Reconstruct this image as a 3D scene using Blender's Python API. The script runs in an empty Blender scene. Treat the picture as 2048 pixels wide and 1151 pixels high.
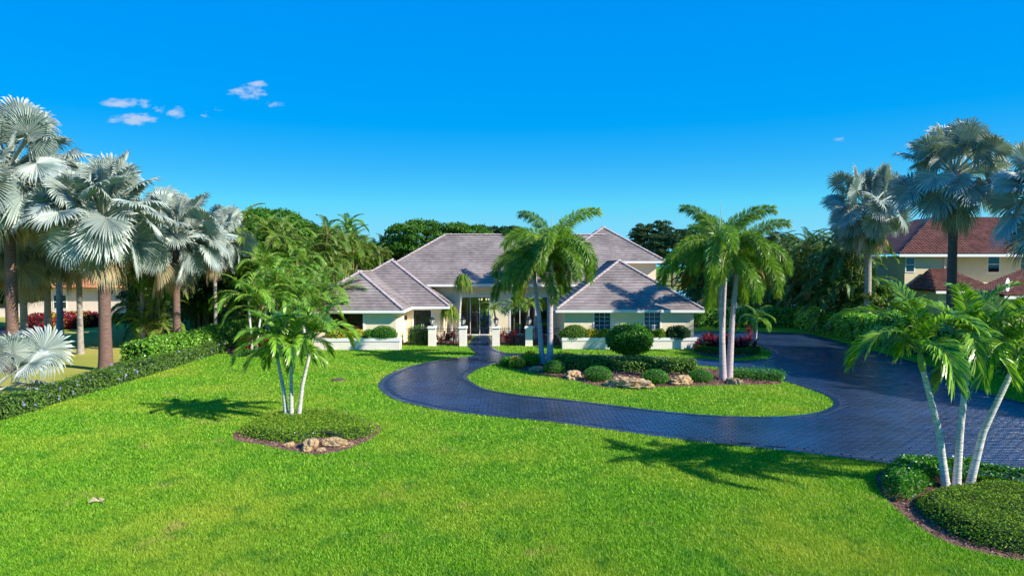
import bpy, math, random
import numpy as np
from mathutils import Matrix, Vector
from mathutils.geometry import tessellate_polygon
rng = np.random.default_rng(7); random.seed(7)
R = math.radians
sc = bpy.context.scene
C = sc.collection

# ------------------------------------------------------------------ camera
CAM_H, FPX, W_, H_ = 6.1, 1365.0, 2048.0, 1151.0
PITCH = math.atan(48.5 / FPX)
cam = bpy.data.cameras.new('camera'); cam.lens = 24.0; cam.sensor_width = 36.0
cam.clip_start = 0.1; cam.clip_end = 5000
camo = bpy.data.objects.new('camera', cam); C.objects.link(camo)
camo.location = (0, 0, CAM_H); camo.rotation_euler = (math.pi/2 - PITCH, 0, 0)
sc.camera = camo

def ray(px, py):
    u = (px - W_/2)/FPX; v = (H_/2 - py)/FPX
    return np.array([u, math.cos(PITCH) + v*math.sin(PITCH), -math.sin(PITCH) + v*math.cos(PITCH)])
def G(px, py, z=0.0):                       # where a spot of the ground lies
    d = ray(px, py); t = (CAM_H - z)/(-d[2]); return np.array([d[0]*t, d[1]*t, z])
def at(px, py, Y):                          # a spot at a given distance Y
    d = ray(px, py); t = Y/d[1]; return np.array([d[0]*t, Y, CAM_H + d[2]*t])

# ------------------------------------------------------------------ sky + sun
SUN_EL, SUN_DIR = R(34), (0.90, -0.436)     # the sun stands behind the camera to the right
world = bpy.data.worlds.new('World'); sc.world = world; world.use_nodes = True
wn = world.node_tree.nodes; wl = world.node_tree.links
for n in list(wn): wn.remove(n)
def wnode(t, **k):
    n = wn.new(t)
    for a, b in k.items(): setattr(n, a, b)
    return n
def wmath(op, a, b=None, c=None):
    n = wnode('ShaderNodeMath', operation=op)
    for i, x in enumerate((a, b, c)):
        if x is None: continue
        if isinstance(x, (int, float)): n.inputs[i].default_value = x
        else: wl.new(x, n.inputs[i])
    return n.outputs[0]
out = wnode('ShaderNodeOutputWorld'); bg = wnode('ShaderNodeBackground')
sky = wnode('ShaderNodeTexSky', sky_type='NISHITA', sun_disc=False)
sky.sun_elevation = SUN_EL; sky.sun_rotation = math.atan2(SUN_DIR[0], SUN_DIR[1])
sky.air_density = 1.0; sky.dust_density = 0.2; sky.ozone_density = 3.0
sep = wnode('ShaderNodeSeparateColor', mode='HSV'); wl.new(sky.outputs[0], sep.inputs[0])   # deep, even azure of a clear polarised day
hs = wnode('ShaderNodeCombineColor', mode='HSV')
wl.new(wmath('ADD', wmath('MAXIMUM', sep.outputs[0], 0.552), 0.006), hs.inputs[0])
wl.new(wmath('MINIMUM', wmath('ADD', wmath('MULTIPLY', sep.outputs[1], 0.52), 0.69), 1.0), hs.inputs[1])
wl.new(wmath('MULTIPLY', wmath('POWER', sep.outputs[2], 0.12), 4.75), hs.inputs[2])
tc = wnode('ShaderNodeTexCoord'); sp = wnode('ShaderNodeSeparateXYZ'); wl.new(tc.outputs['Generated'], sp.inputs[0])
yy = wmath('MAXIMUM', sp.outputs[1], 0.02)
cu = wmath('DIVIDE', sp.outputs[0], yy); cv = wmath('DIVIDE', sp.outputs[2], yy)
nz = wnode('ShaderNodeTexNoise'); nz.inputs['Scale'].default_value = 1.0; nz.inputs['Detail'].default_value = 6; nz.inputs['Roughness'].default_value = 0.62
cmb = wnode('ShaderNodeCombineXYZ')
wl.new(wmath('MULTIPLY', cu, 34.0), cmb.inputs[0]); wl.new(wmath('MULTIPLY', cv, 75.0), cmb.inputs[1])
wl.new(cmb.outputs[0], nz.inputs['Vector'])
acc = None                                   # a handful of small fair-weather clouds
for px, py, rx, ry, k in ((245, 206, 46, 13, 1), (290, 208, 26, 12, .9), (272, 238, 60, 15, 1.1), (318, 216, 18, 16, .75), (352, 226, 26, 13, .7),
                          (494, 186, 44, 16, 1), (515, 170, 24, 8, .7), (550, 207, 30, 10, .95), (425, 228, 26, 13, .5), (1685, 277, 20, 9, .5), (770, 478, 40, 12, .55)):
    d = ray(px, py); u0, v0 = d[0]/d[1], d[2]/d[1]
    a = wmath('DIVIDE', wmath('SUBTRACT', cu, u0), rx/FPX); b = wmath('DIVIDE', wmath('SUBTRACT', cv, v0), ry/FPX)
    e = wmath('MULTIPLY', wmath('SUBTRACT', 1.0, wmath('ADD', wmath('MULTIPLY', a, a), wmath('MULTIPLY', b, b))), k)
    acc = e if acc is None else wmath('MAXIMUM', acc, e)
acc = wmath('ADD', wmath('MULTIPLY', wmath('MAXIMUM', acc, -0.6), 0.6), wmath('MULTIPLY', wmath('SUBTRACT', nz.outputs[0], 0.52), 2.4))
mr = wnode('ShaderNodeMapRange', interpolation_type='SMOOTHSTEP'); mr.inputs[1].default_value = 0.12; mr.inputs[2].default_value = 0.75; mr.inputs[4].default_value = 0.8
wl.new(acc, mr.inputs[0])
front = wmath('MULTIPLY', mr.outputs[0], wmath('GREATER_THAN', sp.outputs[1], 0.1))
mx = wnode('ShaderNodeMix', data_type='RGBA'); wl.new(front, mx.inputs[0]); wl.new(hs.outputs[0], mx.inputs[6])
mx.inputs[7].default_value = (3.4, 4.1, 5.2, 1)
wl.new(mx.outputs[2], bg.inputs[0]); bg.inputs[1].default_value = 0.10
wl.new(bg.outputs[0], out.inputs[0])

sun = bpy.data.lights.new('sun', 'SUN'); sun.energy = 5.0; sun.angle = R(0.53); sun.color = (1.0, 0.92, 0.80)
suno = bpy.data.objects.new('sun', sun); C.objects.link(suno); suno.location = (30, -20, 40)
sv = Vector((SUN_DIR[0]*math.cos(SUN_EL), SUN_DIR[1]*math.cos(SUN_EL), math.sin(SUN_EL)))
suno.rotation_euler = sv.to_track_quat('Z', 'Y').to_euler()
sc.view_settings.view_transform = 'Standard'; sc.view_settings.look = 'None'
sc.view_settings.exposure = 0.72; sc.view_settings.gamma = 1.0; sc.view_settings.use_curve_mapping = False
sc.cycles.max_bounces = 8; sc.cycles.transparent_max_bounces = 12
sc.cycles.diffuse_bounces = 5; sc.cycles.glossy_bounces = 3; sc.cycles.transmission_bounces = 4
sc.cycles.caustics_reflective = False; sc.cycles.caustics_refractive = False

# ------------------------------------------------------------------ materials
def newmat(name):
    m = bpy.data.materials.new(name); m.use_nodes = True
    nt = m.node_tree; nt.nodes.clear()
    o = nt.nodes.new('ShaderNodeOutputMaterial')
    return m, nt, o
def N(nt, t, **k):
    n = nt.nodes.new(t)
    for a, b in k.items(): setattr(n, a, b)
    return n
def setin(nt, sock, v):
    if hasattr(v, 'links') or hasattr(v, 'is_linked'): nt.links.new(v, sock)
    else: sock.default_value = v
def ramp(nt, fac, cols, pos=None):
    r = N(nt, 'ShaderNodeValToRGB'); el = r.color_ramp.elements
    k = len(cols)
    while len(el) < k: el.new(0.5)
    for i, c in enumerate(cols):
        el[i].position = pos[i] if pos else i/(k-1); el[i].color = (*c, 1)
    nt.links.new(fac, r.inputs[0]); return r.outputs[0]
def noise(nt, scale, detail=4, rough=.55, coord='obj', stretch=None):
    n = N(nt, 'ShaderNodeTexNoise'); n.inputs['Scale'].default_value = scale
    n.inputs['Detail'].default_value = detail; n.inputs['Roughness'].default_value = rough
    if coord == 'pos': src = N(nt, 'ShaderNodeNewGeometry').outputs['Position']
    else: src = N(nt, 'ShaderNodeTexCoord').outputs['Object']
    if stretch:
        mp = N(nt, 'ShaderNodeMapping'); mp.inputs['Scale'].default_value = stretch
        nt.links.new(src, mp.inputs[0]); src = mp.outputs[0]
    nt.links.new(src, n.inputs['Vector']); return n.outputs[0]
def mixc(nt, f, a, b, mode='MIX'):
    m = N(nt, 'ShaderNodeMix', data_type='RGBA', blend_type=mode)
    setin(nt, m.inputs[0], f)
    for s, v in ((m.inputs[6], a), (m.inputs[7], b)):
        if isinstance(v, tuple): s.default_value = (*v, 1) if len(v) == 3 else v
        else: nt.links.new(v, s)
    return m.outputs[2]
def mth(nt, op, a, b):
    n = N(nt, 'ShaderNodeMath', operation=op); setin(nt, n.inputs[0], a); setin(nt, n.inputs[1], b); return n.outputs[0]
def rnd(nt):
    g = N(nt, 'ShaderNodeNewGeometry').outputs['Random Per Island']; o = N(nt, 'ShaderNodeObjectInfo').outputs['Random']
    return mth(nt, 'FRACT', mth(nt, 'ADD', g, o), 0.0)
def leafmat(name, cols, rough=.42, trans=.28, spec=.35, patch=None, tcol=1.25):
    m, nt, o = newmat(name)
    c = ramp(nt, rnd(nt), cols)
    k = N(nt, 'ShaderNodeMapRange'); k.inputs[3].default_value = .80; k.inputs[4].default_value = 1.18
    nt.links.new(N(nt, 'ShaderNodeObjectInfo').outputs['Random'], k.inputs[0])
    hv = N(nt, 'ShaderNodeHueSaturation'); nt.links.new(k.outputs[0], hv.inputs['Value']); nt.links.new(c, hv.inputs['Color'])
    if not name.startswith('grass'): c = hv.outputs[0]
    if patch:                                   # slow colour drift over the ground or the crown
        sc_, col, lo, hi = patch
        f = N(nt, 'ShaderNodeMapRange'); f.inputs[1].default_value = lo; f.inputs[2].default_value = hi
        nt.links.new(noise(nt, sc_, 3, .55, 'pos'), f.inputs[0]); c = mixc(nt, f.outputs[0], c, col)
    if name == 'grass_blades':                  # worn, straw-coloured spots
        f = N(nt, 'ShaderNodeMapRange'); f.inputs[1].default_value = .61; f.inputs[2].default_value = .74; f.inputs[4].default_value = .8
        nt.links.new(noise(nt, .55, 4, .6, 'pos'), f.inputs[0]); c = mixc(nt, f.outputs[0], c, (.50, .42, .13))
        f = N(nt, 'ShaderNodeMapRange'); f.inputs[1].default_value = .52; f.inputs[2].default_value = .70; f.inputs[4].default_value = .75
        nt.links.new(noise(nt, 1.3, 5, .65, 'pos', (1, .8, 1)), f.inputs[0]); c = mixc(nt, f.outputs[0], c, (.05, .24, .02))
    b = N(nt, 'ShaderNodeBsdfPrincipled'); nt.links.new(c, b.inputs['Base Color'])
    b.inputs['Roughness'].default_value = rough; b.inputs['Specular IOR Level'].default_value = spec
    t = N(nt, 'ShaderNodeBsdfTranslucent')
    nt.links.new(mixc(nt, 1.0, c, (tcol, tcol*1.05, tcol*.5), 'MULTIPLY'), t.inputs[0])
    s = N(nt, 'ShaderNodeMixShader'); s.inputs[0].default_value = trans
    nt.links.new(b.outputs[0], s.inputs[1]); nt.links.new(t.outputs[0], s.inputs[2]); nt.links.new(s.outputs[0], o.inputs[0])
    return m
def solid(name, col, rough=.7, var=.25, scale=6., bump=0., bscale=40., spec=.3, cols=None, perpiece=0., stretch=None, metal=0., coord='obj', bdist=.02):
    m, nt, o = newmat(name)
    b = N(nt, 'ShaderNodeBsdfPrincipled')
    f = noise(nt, scale, 5, .6, coord, stretch)
    a = tuple(max(0, x*(1-var)) for x in col); z = tuple(min(1, x*(1+var)) for x in col)
    c = ramp(nt, f, cols or [a, z], None if cols else [.3, .7])
    if perpiece:
        k = N(nt, 'ShaderNodeMapRange'); k.inputs[3].default_value = 1-perpiece; k.inputs[4].default_value = 1+perpiece
        nt.links.new(rnd(nt), k.inputs[0])
        h = N(nt, 'ShaderNodeHueSaturation'); nt.links.new(k.outputs[0], h.inputs['Value']); nt.links.new(c, h.inputs['Color']); c = h.outputs[0]
    nt.links.new(c, b.inputs['Base Color']); b.inputs['Roughness'].default_value = rough
    b.inputs['Specular IOR Level'].default_value = spec; b.inputs['Metallic'].default_value = metal
    if bump:
        bp = N(nt, 'ShaderNodeBump'); bp.inputs['Strength'].default_value = bump; bp.inputs['Distance'].default_value = bdist
        nt.links.new(noise(nt, bscale, 5, .6, coord, stretch), bp.inputs['Height']); nt.links.new(bp.outputs[0], b.inputs['Normal'])
    nt.links.new(b.outputs[0], o.inputs[0]); return m
def glassmat(name, tint=(.9, .95, 1), refl=.12):
    m, nt, o = newmat(name)
    t = N(nt, 'ShaderNodeBsdfTransparent'); t.inputs[0].default_value = (*tint, 1)
    g = N(nt, 'ShaderNodeBsdfGlossy'); g.inputs['Roughness'].default_value = 0.02
    f = N(nt, 'ShaderNodeFresnel'); f.inputs[0].default_value = 1.5
    s = N(nt, 'ShaderNodeMixShader'); nt.links.new(mth(nt, 'ADD', f.outputs[0], refl), s.inputs[0])
    nt.links.new(t.outputs[0], s.inputs[1]); nt.links.new(g.outputs[0], s.inputs[2]); nt.links.new(s.outputs[0], o.inputs[0])
    return m
M = {}
GR = [(.022, .12, .006), (.11, .34, .012), (.235, .50, .02), (.48, .66, .07)]
M['blade'] = leafmat('grass_blades', GR, .5, .3, .25, patch=(.22, (.40, .49, .045), .45, .70))
M['lawn'] = solid('lawn_soil', (.07, .19, .012), .9, .4, .25, .6, 30, .1, cols=[(.05, .15, .01), (.10, .25, .012), (.20, .31, .03)], coord='pos')
M['drylawn'] = solid('dry_lawn', (.25, .26, .06), .9, .4, .2, .6, 25, .1, cols=[(.09, .20, .02), (.34, .34, .07), (.58, .45, .18)], coord='pos')
M['paver'] = solid('sealed_pavers', (.011, .027, .068), .24, .5, .45, .35, 18, .6, perpiece=.16, coord='pos', bdist=.01)
M['joint'] = solid('paver_joints', (.022, .036, .072), .6, .3, 3, .4, 40, .3, coord='pos')
M['mulch'] = solid('bark_mulch', (.20, .115, .085), .95, .5, 9, 1, 60, .1, coord='pos')
M['chip'] = leafmat('mulch_chips', [(.10, .05, .035), (.24, .13, .10), (.36, .23, .19)], .9, 0.02, .1)
M['wall'] = solid('cream_stucco', (.85, .74, .51), .9, .05, 1.2, .35, 45, .15, coord='pos')
M['white'] = solid('white_paint', (.82, .81, .78), .6, .04, 2, .1, 30, .3, coord='pos')
M['pillar'] = solid('pillar_stucco', (.86, .77, .68), .9, .06, 2, .4, 45, .15, coord='pos')
M['tile'] = solid('grey_roof_tile', (.24, .205, .19), .8, .3, .5, .5, 28, .25, perpiece=.11, coord='pos')
M['ridge'] = solid('pale_ridge_cap', (.42, .355, .345), .8, .15, 2, .4, 28, .25, perpiece=.12, coord='pos')
M['iron'] = solid('black_iron', (.012, .012, .014), .45, .2, 8, 0, 1, .5)
M['door'] = solid('black_door', (.015, .015, .018), .3, .2, 8, 0, 1, .5)
M['glass'] = glassmat('clear_glass', (.8, .85, .85), .05)
M['pane'] = solid('dusky_pane', (.055, .10, .15), .06, .5, .9, 0, 1, .9, coord='pos')
M['darkglass'] = solid('dark_glass', (.01, .012, .016), .05, .3, 2, 0, 1, .8)
M['inside'] = solid('ochre_room', (.50, .36, .07), .8, .1, 1)
M['floorin'] = solid('room_floor', (.25, .2, .15), .3, .2, 2)
M['redwood'] = solid('red_chair', (.22, .03, .02), .4, .2, 4)
M['wood'] = solid('dark_wood', (.09, .04, .02), .4, .3, 4)
M['bulb'] = solid('warm_bulb', (.9, .8, .6), .5)
_b = [n for n in M['bulb'].node_tree.nodes if n.type == 'BSDF_PRINCIPLED'][0]; _b.inputs['Emission Color'].default_value = (1, .75, .4, 1); _b.inputs['Emission Strength'].default_value = 1.2
M['lampglass'] = solid('frosted_lamp_glass', (.55, .56, .52), .15, .15, 9, 0, 1, .6)
M['rock'] = solid('limestone_rock', (.42, .31, .20), .9, .3, 3, 1, 9, .2, cols=[(.16, .105, .055), (.44, .31, .16), (.60, .50, .35)], bdist=.08)
M['bisT'] = solid('brown_ringed_trunk', (.20, .125, .10), .9, .35, 3, 1, 7, .15, stretch=(1, 1, 6), bdist=.05)
M['bisTg'] = solid('pale_ringed_trunk', (.36, .32, .28), .9, .35, 3, 1, 7, .15, stretch=(1, 1, 6), bdist=.04)
M['foxT'] = solid('grey_smooth_trunk', (.46, .39, .40), .75, .3, 2.5, .6, 6, .2, stretch=(1, 1, 7), bdist=.02)
M['adoT'] = solid('whitish_trunk', (.54, .53, .48), .8, .5, 4, .6, 8, .2, stretch=(1, 1, 7), bdist=.02)
M['shaft'] = solid('green_crownshaft', (.17, .28, .06), .4, .25, 3, 0, 1, .4)
M['stem'] = solid('yellow_stems', (.30, .28, .10), .6, .4, 3)
M['bark'] = solid('tree_bark', (.11, .085, .065), .95, .4, 5, .8, 14, .1)
M['bis'] = leafmat('silver_fan_leaf', [(.24, .31, .29), (.36, .43, .39), (.48, .53, .45)], .42, .12, .4, tcol=1.0)
M['bisold'] = leafmat('dry_fan_leaf', [(.38, .28, .15), (.54, .43, .24), (.55, .50, .34)], .7, .15, .2, tcol=1.0)
M['rib'] = solid('silver_petiole', (.42, .45, .36), .5, .2, 3)
M['fox'] = leafmat('foxtail_leaflet', [(.055, .15, .012), (.15, .31, .02), (.30, .44, .04)], .38, .3, .45)
M['foxold'] = leafmat('yellowing_leaflet', [(.14, .18, .03), (.26, .24, .05), (.33, .22, .06)], .5, .3, .3)
M['ado'] = leafmat('arching_leaflet', [(.05, .16, .014), (.16, .36, .022), (.34, .55, .045)], .30, .32, .5)
M['arch'] = leafmat('sunlit_arching_leaflet', [(.05, .19, .015), (.16, .37, .03), (.34, .54, .06)], .35, .34, .45)  # lighter yellow-green: sunlight put into the leaf colour
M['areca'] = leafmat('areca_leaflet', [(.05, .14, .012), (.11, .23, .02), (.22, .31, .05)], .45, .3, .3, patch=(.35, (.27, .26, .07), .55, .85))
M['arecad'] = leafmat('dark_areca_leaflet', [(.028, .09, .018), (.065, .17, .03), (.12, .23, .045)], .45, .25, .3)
M['tree'] = leafmat('broad_leaf', [(.025, .10, .008), (.06, .18, .012), (.11, .26, .018)], .5, .25, .25)
M['treed'] = leafmat('dark_broad_leaf', [(.012, .045, .012), (.022, .075, .018), (.045, .10, .025)], .5, .2, .25)
M['clusia'] = leafmat('glossy_hedge_leaf', [(.06, .25, .012), (.16, .42, .025), (.36, .60, .08)], .3, .25, .55)
M['lowhedge'] = leafmat('fine_hedge_leaf', [(.045, .13, .016), (.10, .22, .028), (.20, .31, .055)], .5, .25, .25)
M['box'] = leafmat('clipped_shrub_leaf', [(.025, .14, .008), (.06, .25, .012), (.12, .35, .022)], .38, .25, .4)
M['cover'] = leafmat('ground_cover_leaf', [(.06, .20, .01), (.17, .34, .015), (.36, .48, .03)], .5, .25, .25)
M['gold'] = leafmat('golden_leaf', [(.28, .33, .02), (.48, .45, .03), (.60, .55, .07)], .45, .3, .3)
M['red'] = leafmat('red_leaf', [(.10, .008, .015), (.25, .015, .03), (.38, .04, .05)], .4, .3, .4)
M['orange'] = leafmat('orange_leaf', [(.45, .10, .01), (.60, .22, .02), (.55, .35, .04)], .45, .3, .3)
M['purple'] = leafmat('lilac_flower', [(.25, .25, .55), (.40, .40, .70)], .6, .2, .2, tcol=1.0)
M['petal'] = leafmat('white_flower', [(.8, .8, .78), (.9, .88, .9)], .6, .2, .2, tcol=1.0)
M['pony'] = leafmat('ponytail_leaf', [(.08, .22, .02), (.16, .30, .03), (.35, .35, .05)], .45, .3, .3)
M['core'] = solid('shrub_inside', (.012, .03, .008), .95, .4, 4)  # dark colour for the filler cores added inside foliage
M['redtile'] = solid('red_barrel_tile', (.17, .07, .05), .8, .3, 1.5, .4, 20, .25, perpiece=.2, coord='pos')
M['orangetile'] = solid('orange_barrel_tile', (.50, .22, .10), .8, .25, 1.5, .4, 20, .25, perpiece=.2, coord='pos')
M['nwall'] = solid('yellow_stucco', (.72, .64, .42), .9, .06, 1, .3, 40, .15, coord='pos')
M['pinkwall'] = solid('pale_pink_stucco', (.80, .66, .56), .9, .06, 1, .3, 40, .15, coord='pos')
M['dish'] = solid('grey_dish', (.75, .76, .78), .4, .05, 3)
M['water'] = solid('lake_water', (.03, .10, .20), .08, .3, .2, .15, .8, .8, coord='pos')
M['asphalt'] = solid('neighbour_drive', (.06, .06, .07), .7, .2, 2, .4, 30, .3, coord='pos')

# ------------------------------------------------------------------ mesh helpers
class MB:
    def __init__(s): s.v = []; s.f = []; s.m = []; s.n = 0
    def add(s, V, F, mi=0):
        V = np.asarray(V, float).reshape(-1, 3); s.v.append(V)
        if isinstance(F, np.ndarray): s.f.append(F + s.n); s.m.append(np.full(len(F), mi))
        else:
            for f in F: s.f.append(np.array([f]) + s.n); s.m.append(np.array([mi]))
        s.n += len(V); return s
    def box(s, x0, x1, y0, y1, z0, z1, mi=0):
        V = [(x, y, z) for z in (z0, z1) for y in (y0, y1) for x in (x0, x1)]
        return s.add(V, np.array([[0, 2, 3, 1], [4, 5, 7, 6], [0, 1, 5, 4], [2, 6, 7, 3], [0, 4, 6, 2], [1, 3, 7, 5]]), mi)
    def tube(s, path, rad, n=8, mi=0, cap=True):
        P = np.asarray(path, float); k = len(P); rad = np.broadcast_to(rad, (k,))
        T = np.gradient(P, axis=0); T /= np.linalg.norm(T, axis=1)[:, None] + 1e-9
        ref = np.array([0., 1., 0.]) if abs(T[0][1]) < .9 else np.array([1., 0., 0.])
        A = np.cross(T, ref); A /= np.linalg.norm(A, axis=1)[:, None] + 1e-9; B = np.cross(T, A)
        an = np.linspace(0, 2*np.pi, n, endpoint=False)
        V = P[:, None] + rad[:, None, None]*(np.cos(an)[None, :, None]*A[:, None] + np.sin(an)[None, :, None]*B[:, None])
        i, j = np.meshgrid(np.arange(k-1), np.arange(n), indexing='ij'); j2 = (j+1) % n
        F = np.stack([i*n+j, i*n+j2, (i+1)*n+j2, (i+1)*n+j], -1).reshape(-1, 4)
        base = s.n; s.add(V.reshape(-1, 3), F, mi)
        if cap:
            s.f.append(np.array([[base + (k-1)*n + q for q in range(n)]])); s.m.append(np.array([mi]))
        return s
    def poly(s, pts, mi=0): return s.add(pts, [list(range(len(pts)))], mi)
    def mesh(s, name, mats, smooth=False):
        me = bpy.data.meshes.new(name)
        V = np.concatenate(s.v); me.vertices.add(len(V)); me.vertices.foreach_set('co', V.astype(np.float32).ravel())
        loops = np.concatenate([f.ravel() for f in s.f]).astype(np.int32)
        tot = np.concatenate([np.full(len(f), f.shape[1]) for f in s.f]).astype(np.int32)
        st = np.concatenate([[0], np.cumsum(tot)[:-1]]).astype(np.int32)
        me.loops.add(len(loops)); me.loops.foreach_set('vertex_index', loops)
        me.polygons.add(len(tot)); me.polygons.foreach_set('loop_start', st); me.polygons.foreach_set('loop_total', tot)
        me.polygons.foreach_set('material_index', np.concatenate(s.m).astype(np.int32))
        me.polygons.foreach_set('use_smooth', np.full(len(tot), bool(smooth)))
        for m in (mats if isinstance(mats, (list, tuple)) else [mats]): me.materials.append(M[m] if isinstance(m, str) else m)
        me.update(); me.validate(); return me
def tag(o, label=None, cat=None, group=None, kind=None):
    for k, v in (('label', label), ('category', cat), ('group', group), ('kind', kind)):
        if v: o[k] = v
    return o
def put(name, me, parent=None, loc=(0, 0, 0), rot=(0, 0, 0), scale=1.0):
    o = bpy.data.objects.new(name, me); C.objects.link(o); o.location = loc; o.rotation_euler = rot
    o.scale = (scale,)*3 if isinstance(scale, (int, float)) else scale
    if parent is not None: o.parent = parent
    return o
def empty(name, loc, label, cat, group=None, rz=0):
    o = bpy.data.objects.new(name, None); C.objects.link(o); o.location = tuple(float(q) for q in loc); o.rotation_euler.z = rz
    o.empty_display_size = .2
    return tag(o, label, cat, group)
def wput(name, me, parent):                    # a part given in world coordinates
    o = put(name, me, parent)
    if parent.type == 'EMPTY': o.matrix_parent_inverse = Matrix.Translation(-Vector(parent.location))
    return o
def smooth_loop(P, per=6):                     # closed Catmull-Rom
    P = np.asarray(P, float); n = len(P); o = []
    for i in range(n):
        a, b, c, d = P[i-1], P[i], P[(i+1) % n], P[(i+2) % n]
        for t in np.linspace(0, 1, per, endpoint=False):
            o.append(.5*((2*b) + (c-a)*t + (2*a-5*b+4*c-d)*t*t + (3*b-a-3*c+d)*t**3))
    return np.array(o)
def inside(P, poly):
    x, y = P[:, 0], P[:, 1]; r = np.zeros(len(P), bool); q = poly
    for i in range(len(q)):
        x1, y1 = q[i-1][:2]; x2, y2 = q[i][:2]
        if y1 == y2: continue
        r ^= ((y1 > y) != (y2 > y)) & (x < (x2-x1)*(y-y1)/(y2-y1) + x1)
    return r
def dist_to(P, poly):
    d = np.full(len(P), 1e9); Q = P[:, :2]
    for i in range(len(poly)):
        a, b = poly[i-1][:2], poly[i][:2]; ab = b-a; L = ab@ab + 1e-12
        t = np.clip(((Q-a)@ab)/L, 0, 1); d = np.minimum(d, np.linalg.norm(Q-a-t[:, None]*ab, axis=1))
    return d
def sheet(loops, z):                            # flat polygon with holes
    mb = MB(); pts = [Vector((p[0], p[1], 0)) for L in loops for p in L]
    tris = tessellate_polygon([[Vector((p[0], p[1], 0)) for p in L] for L in loops])
    V = np.array([(p.x, p.y, z) for p in pts]); F = np.array([list(t) for t in tris])
    a, b, c = V[F[:, 0]], V[F[:, 1]], V[F[:, 2]]
    fl = np.cross(b-a, c-a)[:, 2] < 0; F[fl] = F[fl][:, ::-1]
    return mb.add(V, F)
def unit(v): return v/(np.linalg.norm(v, axis=-1, keepdims=True) + 1e-9)
def kites(P, D, Nn, L, Wd, bend=.25):           # leaf-shaped quads: base, two sides, tip
    D = unit(D); S = unit(np.cross(Nn, D)); L = np.broadcast_to(L, (len(P),))[:, None]; Wd = np.broadcast_to(Wd, (len(P),))[:, None]
    mid = P + D*L*.5; tip = P + D*L - Nn*L*bend
    V = np.stack([P, mid + S*Wd*.5, tip, mid - S*Wd*.5], 1).reshape(-1, 3)
    return V, np.arange(len(V)).reshape(-1, 4)
def leaves(P, Nout, L, W, jit=.8):              # leaves spread round an outward direction
    n = len(P); Nn = unit(unit(Nout) + rng.normal(0, jit*.6, (n, 3))); D = np.cross(Nn, rng.normal(0, 1, (n, 3)))
    D = unit(D) + .35*Nn
    return kites(P, D, Nn, L*rng.uniform(.7, 1.3, n), W*rng.uniform(.7, 1.3, n))
def vnoise(P, s, seed=0):
    r = np.random.default_rng(seed); o = np.zeros(len(P))
    for k in range(5):
        d = r.normal(0, 1, 3)*s*(1.6**k); o += np.sin(P@d + r.uniform(0, 6.3))/(1.5**k)
    return o/2.2
def tri_sphere(n=2):
    import bmesh
    bm = bmesh.new(); bmesh.ops.create_icosphere(bm, subdivisions=n, radius=1)
    V = np.array([v.co[:] for v in bm.verts]); F = np.array([[v.index for v in f.verts] for f in bm.faces]); bm.free(); return V, F

# ------------------------------------------------------------------ ground, drive, island, beds
def loop_px(L, per=6): return smooth_loop([G(*p)[:2] if len(p) == 2 else np.array(p[:2], float) for p in L], per)
W3 = lambda x, y: (x, y, 0)
drive_pts = [(757, 768), (763, 783), (792, 800), (840, 812), (900, 823), (1000, 834), (1100, 844), (1200, 857), (1300, 871), (1450, 889), (1600, 905),
             (1750, 924), (1900, 945), (2048, 966), W3(20, 13), W3(30, 3), W3(36, 12), W3(29, 22), (2048, 805), (1900, 745), (1800, 716), (1700, 689), (1640, 673), (1600, 666), (1500, 664),
             (1400, 662), (1388, 670), (1392, 690), (1425, 687), (1500, 690), (1536, 700), (1543, 711), (1525, 719), (1470, 722), (1400, 718), (1320, 714), (1240, 711),
             (1130, 708), (1060, 706.5), (1014, 706), (994, 699), (985, 692), W3(-1.4, 53), W3(-1.9, 57.5), W3(-3.0, 57.5), W3(-3.2, 53), (937, 692), (944, 700), (953, 708),
             (940, 713), (905, 717), (860, 724), (810, 735), (774, 751)]
island_pts = [(935, 752), (945, 765), (975, 779), (1040, 790), (1130, 799), (1230, 811), (1340, 824), (1450, 832), (1560, 833), (1630, 826), (1660, 815), (1667, 806),
              (1655, 793), (1620, 779), (1580, 766), (1540, 754), (1480, 741), (1400, 731), (1250, 725), (1100, 722), (1010, 724), (965, 735)]
DRIVE = loop_px(drive_pts); ISLE = loop_px(island_pts)
lawn = MB().add([(-900, -60, 0), (900, -60, 0), (900, 1500, 0), (-900, 1500, 0)], np.array([[0, 1, 2, 3]]))
tag(put('lawn', lawn.mesh('lawn', 'lawn')), kind='structure')
base = tag(put('driveway', sheet([DRIVE, ISLE], .010).mesh('driveway', 'joint')), kind='structure')
# pavers: running bond of slabs with recessed joints, a soldier course along the edges
PW, PD, GAP = .38, .19, .010
xs = np.arange(-9, 34, PW); ys = np.arange(8, 63, PD)
X, Y = np.meshgrid(xs, ys); X = X + (np.arange(len(ys)) % 2)[:, None]*PW*.5
cen = np.stack([X.ravel(), Y.ravel()], 1)
corners = np.stack([cen + np.array(o)*[PW/2, PD/2] for o in ((-1, -1), (1, -1), (1, 1), (-1, 1))], 1)
ok = inside(cen, DRIVE) & ~inside(cen, ISLE)
cen, corners = cen[ok], corners[ok]
flat = corners.reshape(-1, 2)
okc = (inside(flat, DRIVE) & ~inside(flat, ISLE) & (np.minimum(dist_to(flat, DRIVE), dist_to(flat, ISLE)) > .27)).reshape(-1, 4).all(1)
cen = cen[okc]
vis = (np.abs(cen[:, 0]) < cen[:, 1]*.80) & (cen[:, 1] > 12)
cen = cen[vis]
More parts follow.
